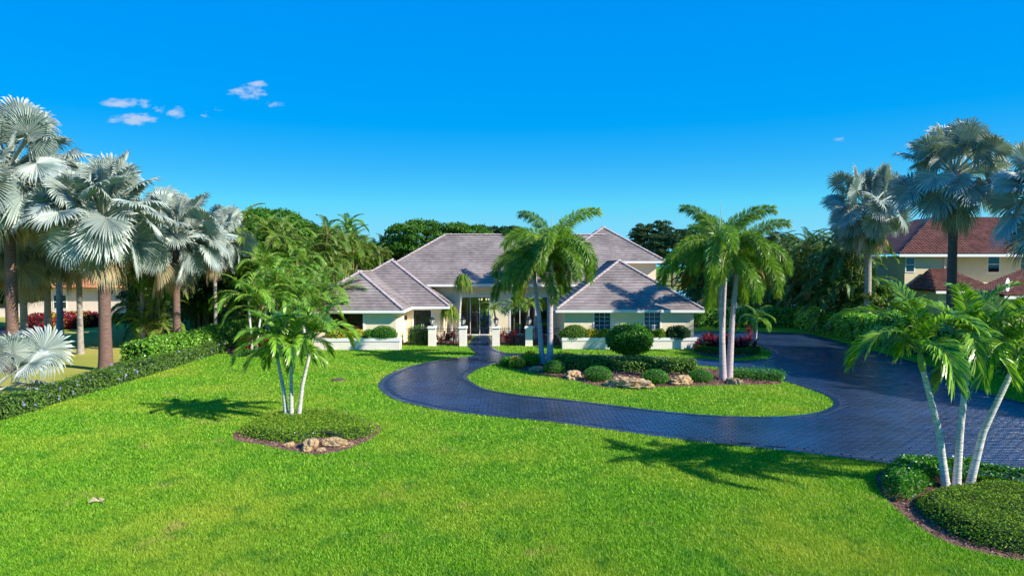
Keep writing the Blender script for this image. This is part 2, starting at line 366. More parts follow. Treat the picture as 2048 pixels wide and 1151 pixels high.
def slab(w, d, z0, z1, c=.012):
    a = [(-w/2, -d/2, z0), (w/2, -d/2, z0), (w/2, d/2, z0), (-w/2, d/2, z0)]
    b = [(-w/2+c, -d/2+c, z1), (w/2-c, -d/2+c, z1), (w/2-c, d/2-c, z1), (-w/2+c, d/2-c, z1)]
    return np.array(a+b), np.array([[4, 5, 6, 7], [0, 1, 5, 4], [1, 2, 6, 5], [2, 3, 7, 6], [3, 0, 4, 7]])
SV, SF = slab(PW-GAP, PD-GAP, .0, .022)
order = np.argsort(np.hypot(cen[:, 0], cen[:, 1]))
pm = MB().add(SV, SF).mesh('paver', 'paver')
for i in order[:260]:
    put('paver', pm, base, (cen[i][0], cen[i][1], .012 + rng.uniform(-.002, .003)), (rng.normal(0, .004), rng.normal(0, .004), 0))
rest = cen[order[260:]]; n = len(rest)
tz = .012 + rng.uniform(-.002, .003, n); tl = rng.normal(0, .012, (n, 2))
V = SV[None] + np.stack([rest[:, 0], rest[:, 1], tz], 1)[:, None]
V[:, 4:, 2] += tl[:, :1]*SV[None, 4:, 0] + tl[:, 1:]*SV[None, 4:, 1]
Fp = (SF[None] + 8*np.arange(n)[:, None, None]).reshape(-1, 4)
tag(put('far_pavers', MB().add(V.reshape(-1, 3), Fp).mesh('far_pavers', 'paver'), base), kind='stuff')
def course(loop, sign, w=.25, step=.3):
    P = np.vstack([loop, loop[:1]]); s = np.concatenate([[0], np.cumsum(np.linalg.norm(np.diff(P, axis=0), axis=1))])
    k = int(s[-1]/step); q = np.linspace(0, s[-1], k+1); Q = np.stack([np.interp(q, s, P[:, 0]), np.interp(q, s, P[:, 1])], 1)
    T = unit(np.roll(Q, -1, 0) - np.roll(Q, 1, 0)); Nn = np.stack([-T[:, 1], T[:, 0]], 1)*sign
    mb = MB()
    for i in range(k):
        a, b = Q[i] + (Q[i+1]-Q[i])*.03, Q[i+1]; c, d = b + Nn[i+1]*w, a + Nn[i]*w; z = .03
        t = [(*p, z + rng.uniform(0, .004)) for p in (a, b, c, d)]; lo = [(*p, .0) for p in (a, b, c, d)]
        mb.add(t+lo, np.array([[0, 1, 2, 3], [0, 4, 5, 1], [1, 5, 6, 2], [2, 6, 7, 3], [3, 7, 4, 0]]))
    return mb
def area(L): return .5*np.sum(L[:, 0]*np.roll(L[:, 1], -1) - np.roll(L[:, 0], -1)*L[:, 1])
for L, inn in ((DRIVE, 1), (ISLE, -1)):
    sg = (1 if area(L) > 0 else -1)*inn
    tag(put('edge_course', course(L, sg).mesh('edge_course', 'paver'), base), kind='stuff')
# planting beds
bed_left = loop_px([(466, 870), (482, 856), (520, 834), (560, 823), (640, 818), (700, 826), (742, 844), (760, 858), (745, 876), (700, 896), (640, 909), (580, 901), (520, 889), (478, 882)])
bed_right = loop_px([(1752, 950), (1762, 985), (1790, 1016), (1850, 1062), (1925, 1096), (2060, 1124), (2200, 1130), (2260, 1040), (2160, 985), (2048, 972), (1900, 951), (1800, 938)])
bed_isle = loop_px([(1000, 729), (1060, 744), (1140, 759), (1220, 775), (1300, 774), (1400, 771), (1480, 769), (1560, 767), (1535, 752), (1470, 742), (1380, 735), (1250, 729), (1100, 724), (1030, 726)])
bed_red = loop_px([(1392, 700), (1400, 690), (1450, 685), (1505, 690), (1518, 700), (1505, 711), (1455, 716), (1405, 711)])
bed_back = loop_px([(455, 702), (470, 712), (530, 714), (600, 712), (640, 700), (630, 690), (540, 684), (470, 690)])
bed_court = np.array([(-8.2, 50.9), (-3.4, 50.9), (-3.4, 57.9), (-8.2, 57.9)]); bed_court2 = np.array([(-1.2, 50.9), (3.7, 50.9), (3.7, 57.9), (-1.2, 57.9)])
BEDS = [bed_left, bed_right, bed_isle, bed_red, bed_back, bed_court, bed_court2]
for i, b in enumerate(BEDS):
    tag(put('mulch_bed', sheet([b], .006).mesh('mulch_bed', 'mulch')), kind='structure')
    lo, hi = b.min(0), b.max(0); k = int(min(9000, np.prod(hi-lo)*(420 if i < 2 else 110)))
    P = rng.uniform(lo, hi, (k, 2)); P = P[inside(P, b)]; P3 = np.column_stack([P, np.full(len(P), .02)])
    V, F = leaves(P3, np.tile([0, 0, 1.], (len(P), 1)), .09 if i < 2 else .16, .035 if i < 2 else .06, .7)
    tag(put('mulch', MB().add(V, F).mesh('mulch', 'chip')), 'loose reddish bark mulch strewn over a planting bed', 'mulch', kind='stuff')
# neighbour's dry lawn beyond the left hedge, their drive, the lake
nl = np.array([(-75, 18), (-21.2, 18), (-21.2, 90), (-75, 90)])
tag(put('neighbour_lawn', sheet([nl], .004).mesh('neighbour_lawn', 'drylawn')), kind='structure')
nd = loop_px([(-80, 712), (60, 692), (100, 672), (60, 655), (-80, 662)])
tag(put('neighbour_driveway', sheet([nd], .012).mesh('neighbour_driveway', 'asphalt')), kind='structure')
M['roughlawn'] = solid('far_rough_grass', (.20, .22, .05), .95, .3, .1, .4, 6, .1, coord='pos')
fl_ = np.array([(-120, 74), (160, 74), (160, 420), (-120, 420)])
tag(put('far_lawn', sheet([fl_], .003).mesh('far_lawn', 'roughlawn')), kind='structure')
lk = smooth_loop([(8, 92), (60, 90), (110, 105), (105, 150), (60, 160), (20, 150), (4, 120)])
tag(put('lake', sheet([lk], .01).mesh('lake', 'water')), kind='structure')

# grass blades: dense near, thinner where they shrink below a pixel
def grass_points():
    out = []
    for y0 in np.arange(11, 60, 1.0):
        D = y0 + .5; hw = min(D*.80, 30); dens = min(4400, 3.4*(682.**2*6.1)/D**3 + 25)
        k = int(2*hw*dens); out.append(np.stack([rng.uniform(-hw, hw, k), rng.uniform(y0, y0+1, k)], 1))
    return np.vstack(out)
P = grass_points()
keep = ~(inside(P, DRIVE) & ~inside(P, ISLE)) & (P[:, 0] > -19.9) & (P[:, 0] < 27)
for b in BEDS: keep &= ~inside(P, b)
hb = (((P[:, 0] > -15.2) & (P[:, 0] < -8.3)) | ((P[:, 0] > 3.7) & (P[:, 0] < 13.4))) & (P[:, 1] > 48.7) | ((np.abs(P[:, 0]+2) < 6) & (P[:, 1] > 51))
P = P[keep & ~hb]; n = len(P); D = P[:, 1]
h = rng.uniform(.035, .085, n); w = np.clip(D/682*.85, .010, .05)*rng.uniform(.6, 1.3, n); az = rng.uniform(0, 2*np.pi, n); ln = h*rng.uniform(.2, 1.1, n); la = rng.uniform(0, 2*np.pi, n)
dx, dy = np.cos(az)*w*.5, np.sin(az)*w*.5; zz = np.zeros(n)
V = np.stack([np.stack([P[:, 0]-dx, P[:, 1]-dy, zz], 1), np.stack([P[:, 0]+dx, P[:, 1]+dy, zz], 1), np.stack([P[:, 0]+np.cos(la)*ln, P[:, 1]+np.sin(la)*ln, h], 1)], 1).reshape(-1, 3)
tag(put('grass', MB().add(V, np.arange(3*n).reshape(-1, 3)).mesh('grass', 'blade')), 'short bright green grass blades covering the front lawn and island', 'grass', kind='stuff')

# ------------------------------------------------------------------ the house
house = empty('house', (0, 57, 0), 'cream single-storey villa with grey tiled hip roofs and a raised upper storey', 'house')
def walls_x(mb, y, x0, x1, z0, z1, ops=(), t=.22):     # wall along x with openings
    xb = sorted({x0, x1, *[o[0] for o in ops], *[o[1] for o in ops]})
    for a, b in zip(xb[:-1], xb[1:]):
        o = [q for q in ops if q[0] <= a and q[1] >= b]
        if not o: mb.box(a, b, y, y+t, z0, z1)
        else:
            if o[0][2] > z0: mb.box(a, b, y, y+t, z0, o[0][2])
            if o[0][3] < z1: mb.box(a, b, y, y+t, o[0][3], z1)
WA = (-13.1, -10.72, 1.15, 2.5); DB = (-7.72, -6.35, .05, 2.46)
WM1 = (-4.35, -1.95, .12, 3.25); WM2 = (-.1, 3.0, .12, 3.25)
W1 = (5.98, 7.12, 1.0, 2.56); W2 = (9.62, 10.74, 1.0, 2.56)
for nm, (y, x0, x1, z1, ops) in {'a': (49.0, -15.1, -8.35, 2.62, [WA]), 'b': (53.5, -8.35, -5.5, 2.62, [DB]), 'm': (58.0, -10.2, 6.8, 4.25, [WM1, WM2]),
                                 'r': (49.45, 3.8, 13.2, 2.62, [W1, W2]), 's': (60.7, 4.6, 12.8, 6.2, [])}.items():
    mb = MB(); walls_x(mb, y, x0, x1, 0, z1, ops); wput('wall', mb.mesh('wall', 'wall'), house)
for x0, x1, y0, y1, z1 in ((-8.57, -8.35, 49.22, 53.5, 2.62), (-5.72, -5.5, 53.72, 58, 2.62), (3.8, 4.02, 49.67, 58, 2.62), (12.98, 13.2, 49.67, 66, 2.62), (-15.1, -14.88, 49.22, 70, 2.62),
                           (12.58, 12.8, 60.92, 71, 6.2), (-14.88, 4.6, 69.8, 70, 2.6), (4.6, 12.58, 70.8, 71, 6.2)):
    wput('wall', MB().box(x0, x1, y0, y1, 0, z1).mesh('wall', 'wall'), house)
# room behind the tall glass
rm = MB()
rm.box(-5.4, 3.7, 64, 64.1, .1, 4.1).box(-5.45, -5.4, 58.25, 64, .1, 4.1).box(3.7, 3.75, 58.25, 64, .1, 4.1).box(-5.4, 3.7, 58.25, 64, 4.1, 4.15)
wput('interior_wall', rm.mesh('interior_wall', 'inside'), house)
wput('interior_floor', MB().box(-5.4, 3.7, 58.23, 64, .04, .1).mesh('interior_floor', 'floorin'), house)
def window(op, y, cols, rows, pane='pane', fw=.09, depth=.1, mun=.03, frame='white'):
    x0, x1, z0, z1 = op
    fr = MB(); yy0 = y-.03
    fr.box(x0-fw, x0, yy0, y+depth, z0-fw, z1+fw).box(x1, x1+fw, yy0, y+depth, z0-fw, z1+fw).box(x0, x1, yy0, y+depth, z0-fw, z0).box(x0, x1, yy0, y+depth, z1, z1+fw)
    root = wput('window', fr.mesh('window', frame), house)
    cw, ch = (x1-x0)/cols, (z1-z0)/rows
    for i in range(cols):
        for j in range(rows):
            a, b, c, d = x0+i*cw+mun/2, x0+(i+1)*cw-mun/2, z0+j*ch+mun/2, z0+(j+1)*ch-mun/2
            put('pane', MB().box(a, b, y+.1, y+.115, c, d).mesh('pane', pane), root)
    for i in range(1, cols): put('glazing_bar', MB().box(x0+i*cw-mun/2, x0+i*cw+mun/2, y+.085, y+.13, z0, z1).mesh('glazing_bar', frame), root)
    for j in range(1, rows): put('glazing_bar', MB().box(x0, x1, y+.09, y+.125, z0+j*ch-mun/2, z0+j*ch+mun/2).mesh('glazing_bar', frame), root)
    return root
window(W1, 49.45, 3, 5); window(W2, 49.45, 3, 5)
window(WM1, 58.0, 3, 1, 'glass', .14, .12, .05); window(WM2, 58.0, 4, 1, 'glass', .14, .12, .05)
# shuttered window with louvres
x0, x1, z0, z1 = WA
sh = wput('window', MB().box(x1, x1+.14, 48.950, 49.100, z0-.1, z1+.1).box(x0-.14, x0, 48.950, 49.100, z0-.1, z1+.1).box(x0, x1, 48.950, 49.100, z0-.1, z0).box(x0, x1, 48.950, 49.100, z1, z1+.1).mesh('window', 'white'), house)
put('pane', MB().box(x0, x1, 49.160, 49.180, z0, z1).mesh('pane', 'darkglass'), sh)
for z in np.arange(z0+.04, z1-.02, .1):
    put('louvre', MB().add([(x0, 49.080, z), (x1, 49.080, z), (x1, 49.140, z+.07), (x0, 49.140, z+.07), (x0, 49.085, z-.012), (x1, 49.085, z-.012), (x1, 49.145, z+.058), (x0, 49.145, z+.058)],
        np.array([[0, 1, 2, 3], [7, 6, 5, 4], [0, 4, 5, 1], [2, 6, 7, 3]])).mesh('louvre', 'wood'), sh)
# front door
x0, x1, z0, z1 = DB
dr = wput('door', MB().box(x0, (x0+x1)/2-.01, 53.600, 53.660, z0, z1).box((x0+x1)/2+.01, x1, 53.600, 53.660, z0, z1).mesh('door', 'door'), house)
for q in (0, 1):
    a = x0 + .18 + q*(x1-x0)/2
    put('door_glass', MB().box(a, a+.32, 53.585, 53.600, .9, 2.1).mesh('door_glass', 'darkglass'), dr)
    put('handle', MB().tube([((x0+x1)/2+(q-.5)*.16, 53.560, .95), ((x0+x1)/2+(q-.5)*.16, 53.560, 1.35)], .015, 6).mesh('handle', 'dish'), dr)
wput('door_frame', MB().box(x0-.12, x0, 53.460, 53.700, 0, z1+.12).box(x1, x1+.12, 53.460, 53.700, 0, z1+.12).box(x0, x1, 53.460, 53.700, z1, z1+.12).mesh('door_frame', 'white'), house)
wput('entrance_step', MB().box(-8.2, -5.8, 52.4, 53.49, 0, .1).mesh('entrance_step', 'pillar'), house)
# roofs
m_ = .66; Z0 = 2.8
def hip(x, y, z): return np.array([x, y, z], float)
A_ap = hip(-11.72, 52.48, Z0+m_*3.98); A_re = hip(-11.72, 56.98, Z0+m_*3.98)
B_ap = hip(-10.3, 58.4, Z0+m_*5.4)
R_ap = hip(8.5, 54.3, Z0+m_*5.3); S_ap = hip(8.65, 64.75, 6.35+m_*4.75)
MR0 = hip(-6.2, 63.6, 4.4+m_*6.6); MR1 = hip(8.5, 63.6, 4.4+m_*6.6)
tiled = [   # front-to-back list of the roof planes seen from the garden
    [hip(-15.7, 48.5, Z0), hip(-7.74, 48.5, Z0), A_ap],
    [hip(3.2, 49, Z0), hip(13.8, 49, Z0), R_ap],
    [hip(-7.74, 48.5, Z0), hip(-7.74, 53, Z0), A_re, A_ap],
    [hip(-15.7, 53, Z0), hip(-4.9, 53, Z0), B_ap],
    [hip(-4.9, 53, Z0), hip(-4.9, 58.2, Z0), hip(-10.3, 60.5, B_ap[2]), B_ap],
    [hip(3.2, 58, Z0), hip(3.2, 49, Z0), R_ap, hip(8.5, 60.5, R_ap[2])],
    [hip(-12.8, 57, 4.4), hip(9, 57, 4.4), hip(9, 63.6, MR0[2]), MR0],
    [hip(3.9, 60, 6.35), hip(13.4, 60, 6.35), S_ap],
    [hip(13.8, 49, Z0), hip(13.8, 64, Z0), hip(8.5, 64, R_ap[2]), R_ap],
    [hip(3.9, 70, 6.35), hip(3.9, 60, 6.35), S_ap, hip(8.65, 70, S_ap[2])],
]
plain = [[hip(-15.7, 70, Z0), hip(-15.7, 48.5, Z0), A_ap, hip(-11.72, 70, A_ap[2])], [hip(-15.7, 70, Z0), hip(-15.7, 53, Z0), B_ap, hip(-10.3, 70, B_ap[2])],
         [hip(-12.8, 70.2, 4.4), hip(-12.8, 57, 4.4), MR0], [hip(9, 70.2, 4.4), hip(-12.8, 70.2, 4.4), MR0, hip(9, 63.6, MR0[2])],
         [hip(13.4, 60, 6.35), hip(13.4, 72, 6.35), hip(8.65, 72, S_ap[2]), S_ap], [hip(9, 71, 6.35), hip(13.4, 72, 6.35), hip(8.65, 72, S_ap[2])]]
dk = MB()
for p in tiled + plain: dk.poly(p)
roof = wput('roof', dk.mesh('roof', 'tile'), house)
def clip(poly, cl):
    for i in range(len(cl)):
        a, b = cl[i], cl[(i+1) % len(cl)]; o = []
        sd = lambda p: (b[0]-a[0])*(p[1]-a[1]) - (b[1]-a[1])*(p[0]-a[0])
        for k in range(len(poly)):
            p, q = poly[k-1], poly[k]; sp_, sq = sd(p), sd(q)
            if (sp_ >= 0) != (sq >= 0):
                t = sp_/(sp_-sq); o.append((p[0]+t*(q[0]-p[0]), p[1]+t*(q[1]-p[1])))
            if sq >= 0: o.append(q)
        poly = o
        if len(poly) < 3: return []
    return poly
def frame(poly):
    o = poly[0]; u = unit(poly[1]-poly[0]); n = unit(np.cross(u, poly[2]-poly[0])); v = np.cross(n, u); return o, u, v, n
TW, TC = .34, .37
def tile_rows(poly, tw=TW, tc=TC):
    o, u, v, n = frame(poly)
    P2 = [((p-o)@u, (p-o)@v) for p in poly]; U = [p[0] for p in P2]; Vv = [p[1] for p in P2]
    full, part = [], []; r = 0; y = -.02
    while y < max(Vv):
        x = math.floor(min(U)/tw)*tw + (r % 2)*tw*.5 - tw
        while x < max(U):
            q = [(x+.0015, y), (x+tw-.0015, y), (x+tw-.0015, y+tc), (x+.0015, y+tc)]
            c = clip([(a, max(b, 0) if r == 0 else b) for a, b in q], P2)
            if c:
                if len(c) == 4 and all(min(abs(a[0]-b[0])+abs(a[1]-b[1]) for b in q) < 1e-6 for a in c): full.append((x+tw/2, y))
                else: part.append((c, y))
            x += tw
        y += tc; r += 1
    return (o, u, v, n), full, part
tw, tc = TW-.003, TC
tile_me = MB().add([(-tw/2, 0, .004), (tw/2, 0, .004), (tw/2, tc, .002), (-tw/2, tc, .002), (-tw/2, 0, .05), (tw/2, 0, .05), (tw/2, tc, .012), (-tw/2, tc, .012)],
    np.array([[4, 5, 6, 7], [0, 1, 5, 4], [1, 2, 6, 5], [3, 0, 4, 7]])).mesh('roof_tile', 'tile')
cands, stuff = [], MB()
TV = np.array([tuple(v.co) for v in tile_me.vertices]); TF = np.array([[4, 5, 6, 7], [0, 1, 5, 4], [1, 2, 6, 5], [3, 0, 4, 7]])
for pi, poly in enumerate(tiled):
    (o, u, v, n), full, part = tile_rows(poly)
    for x, y in full: cands.append((pi if pi < 2 else 9, np.linalg.norm(o+u*x+v*y-[0, 0, 6]), o+u*x+v*y, u, v, n))
    for c, y in part:
        k = len(c); top = [o+u*a+v*b+n*(.05-.038*(b-y)/TC) for a, b in c]; bot = [o+u*a+v*b+n*.003 for a, b in c]
        stuff.add(top+bot, [list(range(k))] + [[i, (i+1) % k, k+(i+1) % k, k+i][::-1] for i in range(k)])
cands.sort(key=lambda t: t[:2])
for i, (_, _, p, u, v, n) in enumerate(cands):
    wob = n*rng.normal(0, .004)
    if i < 290:
        ob = put('roof_tile', tile_me, roof); ob.matrix_basis = Matrix(((u[0], v[0], n[0], p[0]+wob[0]), (u[1], v[1], n[1], p[1]+wob[1]), (u[2], v[2], n[2], p[2]+wob[2]), (0, 0, 0, 1)))
    else: stuff.add(p + wob + TV[:, :1]*u + TV[:, 1:2]*v + TV[:, 2:]*n, TF)
tag(put('far_roof_tiles', stuff.mesh('far_roof_tiles', 'tile'), roof), kind='stuff')
an = np.linspace(0, math.pi, 6); cr = .15
CV = [(0, -cr*math.cos(a), .02+cr*.6*math.sin(a)) for a in an] + [(.44, -cr*.85*math.cos(a), .0+cr*.55*math.sin(a)) for a in an]
cap_me = MB().add(CV, [[i, i+1, 7+i, 6+i][::-1] for i in range(5)] + [list(range(6))]).mesh('ridge_cap', 'ridge')
def caps(a, b):
    d = b-a; L = np.linalg.norm(d); u = d/L; s = unit(np.cross(np.array([0, 0, 1.]), u)); n = np.cross(u, s)
    for t in np.arange(0, L-.15, .4):
        p = a+u*t+n*.03
        ob = put('ridge_cap', cap_me, roof); ob.matrix_basis = Matrix(((u[0], s[0], n[0], p[0]), (u[1], s[1], n[1], p[1]), (u[2], s[2], n[2], p[2]), (0, 0, 0, 1)))
B_h0 = A_re
for a, b in ((hip(-15.7, 48.5, Z0), A_ap), (hip(-7.74, 48.5, Z0), A_ap), (A_ap, A_re), (B_h0, B_ap), (hip(-4.9, 53, Z0), B_ap), (hip(-10.3, 59.5, 6.066), MR0), (MR0, MR1),
             (hip(3.2, 49, Z0), R_ap), (hip(13.8, 49, Z0), R_ap), (R_ap, hip(8.5, 60.4, R_ap[2])), (hip(3.9, 60, 6.35), S_ap), (hip(13.4, 60, 6.35), S_ap)):
    caps(a, b)
fh = .2
def fascia(pts):
    for a, b in zip(pts[:-1], pts[1:]):
        a, b = np.array(a, float), np.array(b, float); u = unit(b-a); s = np.array([u[1], -u[0], 0])   # outward on the right of travel
        V = []
        for p in (a - u*.0, b + u*.0):
            for off, z in ((0.05, -fh), (0.05, .0), (-.04, .0), (-.04, -fh)): V.append(p + s*off + [0, 0, z-.012])
        wput('fascia', MB().add(V, np.array([[0, 4, 5, 1], [1, 5, 6, 2], [2, 6, 7, 3], [3, 7, 4, 0], [0, 1, 2, 3], [7, 6, 5, 4]])).mesh('fascia', 'white'), house)
fascia([(-15.7, 48.5, Z0), (-7.69, 48.5, Z0)]); fascia([(-7.74, 48.56, Z0), (-7.74, 52.96, Z0)]); fascia([(-7.69, 53, Z0), (-4.85, 53, Z0)]); fascia([(-4.9, 53.06, Z0), (-4.9, 57.9, Z0)])
fascia([(3.15, 49, Z0), (13.85, 49, Z0)]); fascia([(3.2, 57.9, Z0), (3.2, 49.06, Z0)]); fascia([(13.8, 49.06, Z0), (13.8, 64, Z0)])
fascia([(-7.6, 57, 4.4), (5.8, 57, 4.4)]); fascia([(3.85, 60, 6.35), (13.45, 60, 6.35)]); fascia([(13.4, 60.06, 6.35), (13.4, 71, 6.35)])
sf = MB()
sf.box(-15.64, -7.78, 48.55, 49.0, Z0-.19, Z0-.16).box(-8.35, -7.78, 49.01, 53.4, Z0-.188, Z0-.158).box(-8.34, -4.95, 53.05, 53.5, Z0-.19, Z0-.16).box(-5.5, -4.96, 53.51, 58, Z0-.188, Z0-.158)
sf.box(3.25, 13.75, 49.05, 49.45, Z0-.19, Z0-.16).box(3.25, 3.8, 49.46, 58, Z0-.188, Z0-.158).box(13.2, 13.75, 49.46, 64, Z0-.188, Z0-.158)
sf.box(-7.2, 5.6, 57.05, 58, 4.21, 4.24).box(3.95, 13.35, 60.05, 60.7, 6.16, 6.19).box(12.8, 13.35, 60.71, 71, 6.162, 6.192)
wput('soffit', sf.mesh('soffit', 'white'), house)
# wall lamp beside the door
wl_ = MB(); wl_.box(-8.34, -8.28, 52.7, 52.86, 1.75, 2.1).tube([(-8.2, 52.78, 1.72), (-8.2, 52.78, 1.98), (-8.2, 52.78, 2.12)], [.06, .09, .02], 6)
wput('wall_lamp', wl_.mesh('wall_lamp', 'iron'), house)
# furniture seen through the glass
def chair(x, y, rz, label):
    c = empty('dining_chair', (x, y, .1), label, 'chair', rz=rz)
    put('seat', MB().box(-.24, .24, -.24, .24, .42, .5).mesh('seat', 'redwood'), c)
    put('backrest', MB().add([(-.24, .18, .5), (.24, .18, .5), (.24, .30, 1.25), (-.24, .30, 1.25), (-.24, .24, .5), (.24, .24, .5), (.24, .36, 1.25), (-.24, .36, 1.25)],
        np.array([[0, 1, 2, 3], [7, 6, 5, 4], [0, 4, 5, 1], [3, 2, 6, 7], [0, 3, 7, 4], [1, 5, 6, 2]])).mesh('backrest', 'redwood'), c)
    for sx in (-1, 1):
        for sy in (-1, 1): put('leg', MB().tube([(sx*.21, sy*.21, 0), (sx*.2, sy*.2, .43)], [.02, .03], 6).mesh('leg', 'wood'), c)
chair(-2.6, 59.6, math.pi, 'red upholstered dining chair close behind the tall entry glass'); chair(-3.7, 61.4, -math.pi/2, 'red dining chair at the far left of the table indoors')
tb = empty('dining_table', (-2.5, 61, .1), 'dark wooden dining table seen through the entry glass', 'table')
put('table_top', MB().box(-.9, .9, -.6, .6, .7, .75).mesh('table_top', 'wood'), tb)
for sx in (-1, 1):
    for sy in (-1, 1): put('leg', MB().tube([(sx*.8, sy*.5, 0), (sx*.8, sy*.5, .7)], .04, 6).mesh('leg', 'wood'), tb)
ch = empty('chandelier', (-2.5, 61, 4.09), 'dark iron chandelier hanging over the dining table indoors', 'chandelier')
put('rod', MB().tube([(0, 0, 0), (0, 0, -1.3)], .015, 5).mesh('rod', 'iron'), ch)
for a in range(6):
    q = a*math.pi/3; arm = put('arm', MB().tube([(0, 0, -1.3), (.25*math.cos(q), .25*math.sin(q), -1.42), (.42*math.cos(q), .42*math.sin(q), -1.25)], .014, 5).mesh('arm', 'iron'), ch)
    put('shade', MB().tube([(.42*math.cos(q), .42*math.sin(q), -1.25), (.42*math.cos(q), .42*math.sin(q), -1.1)], [.04, .06], 8).mesh('shade', 'bulb'), arm)

# ------------------------------------------------------------------ planters, pillars, fence
def planter(x0, x1, y0, y1, label, hgt=.82):
    p = empty('planter', ((x0+x1)/2, y0, 0), label, 'planter')
    t = .2; mb = MB(); mb.box(x0, x1, y0, y0+t, 0, hgt-.22).box(x0, x0+t, y0+t, y1, 0, hgt-.22).box(x1-t, x1, y0+t, y1, 0, hgt-.22)
    wput('planter_wall', mb.mesh('planter_wall', 'pillar'), p)
    mb = MB(); mb.box(x0-.04, x1+.04, y0-.04, y0+t+.02, hgt-.22, hgt).box(x0-.04, x0+t, y0+t+.02, y1, hgt-.22, hgt).box(x1-t, x1+.04, y0+t+.02, y1, hgt-.22, hgt)
    wput('coping', mb.mesh('coping', 'white'), p)
    wput('soil', MB().box(x0+t, x1-t, y0+t, y1, 0, hgt-.14).mesh('soil', 'mulch'), p)
planter(-15.3, -7.95, 48.2, 48.97, 'long low cream planter wall under the left wing'); planter(3.6, 13.35, 48.6, 49.42, 'long low cream planter wall under the right wing')
px_pill = [(-5.93, 'cream gate pillar nearest the clipped box hedge, leftmost of four'), (-3.63, 'cream gate pillar at the left side of the iron gate'),
           (-1.19, 'cream gate pillar at the right side of the iron gate'), (1.26, 'cream gate pillar behind the foxtail palm trunks, rightmost of four')]
lan_lab = ['glass lantern on the leftmost gate pillar', 'glass lantern on the pillar left of the iron gate', 'glass lantern on the pillar right of the iron gate', 'glass lantern on the rightmost gate pillar by the palms']
for (x, lab), ll in zip(px_pill, lan_lab):
    p = empty('gate_pillar', (x, 50.6, 0), lab, 'pillar', 'gate pillars')
    put('shaft', MB().box(-.27, .27, -.27, .27, 0, 1.32).mesh('shaft', 'pillar'), p)
    put('plinth', MB().box(-.285, .285, -.285, .285, 0, .08).mesh('plinth', 'pillar'), p)
    put('cap', MB().box(-.34, .34, -.34, .34, 1.32, 1.40).box(-.30, .30, -.30, .30, 1.40, 1.47).mesh('cap', 'white'), p)
    l = empty('lantern', (x, 50.6, 1.47), ll, 'lantern', 'pillar lanterns')
    put('base', MB().tube([(0, 0, 0), (0, 0, .04), (0, 0, .1), (0, 0, .14)], [.12, .1, .04, .09], 8).mesh('base', 'iron'), l)
    put('glass_body', MB().tube([(0, 0, .14), (0, 0, .3), (0, 0, .48)], [.10, .16, .19], 8).mesh('glass_body', 'lampglass'), l)
    put('roof', MB().tube([(0, 0, .48), (0, 0, .50), (0, 0, .62), (0, 0, .66), (0, 0, .74)], [.22, .22, .08, .03, .015], 8).mesh('roof', 'iron'), l)
    for a in range(8):
        q = a*math.pi/4 ; put('bar', MB().tube([(.105*math.cos(q), .105*math.sin(q), .14), (.165*math.cos(q), .165*math.sin(q), .3), (.2*math.cos(q), .2*math.sin(q), .49)], .012, 4).mesh('bar', 'iron'), l)
picket = MB().tube([(0, 0, .08), (0, 0, 1.28), (0, 0, 1.30), (0, 0, 1.42)], [.011, .011, .026, .002], 6).mesh('picket', 'iron')
def fence(x0, x1, y, label, name='iron_fence', cat='fence', grp='iron fence panels'):
    f = empty(name, ((x0+x1)/2, y, 0), label, cat, grp); L = x1-x0
    for z in (.14, 1.1, 1.24): put('rail', MB().box(-L/2, L/2, -.015, .015, z, z+.03).mesh('rail', 'iron'), f)
    k = max(2, int(L/.125))
    for i in range(k): put('picket', picket, f, (-L/2 + (i+.5)*L/k, 0, 0))
    return f
fence(-7.93, -6.22, 50.6, 'black iron fence panel in front of the box hedge and door'); fence(-5.64, -3.92, 50.6, 'black iron fence panel before the ponytail palms')
fence(-3.34, -1.48, 50.6, 'black iron double gate across the dark paved entrance walk', 'iron_gate', 'gate', None)
fence(-.9, .97, 50.6, 'black iron fence panel before the red courtyard shrubs right of the gate'); fence(1.55, 3.55, 50.6, 'black iron fence panel between the last pillar and the right wing')

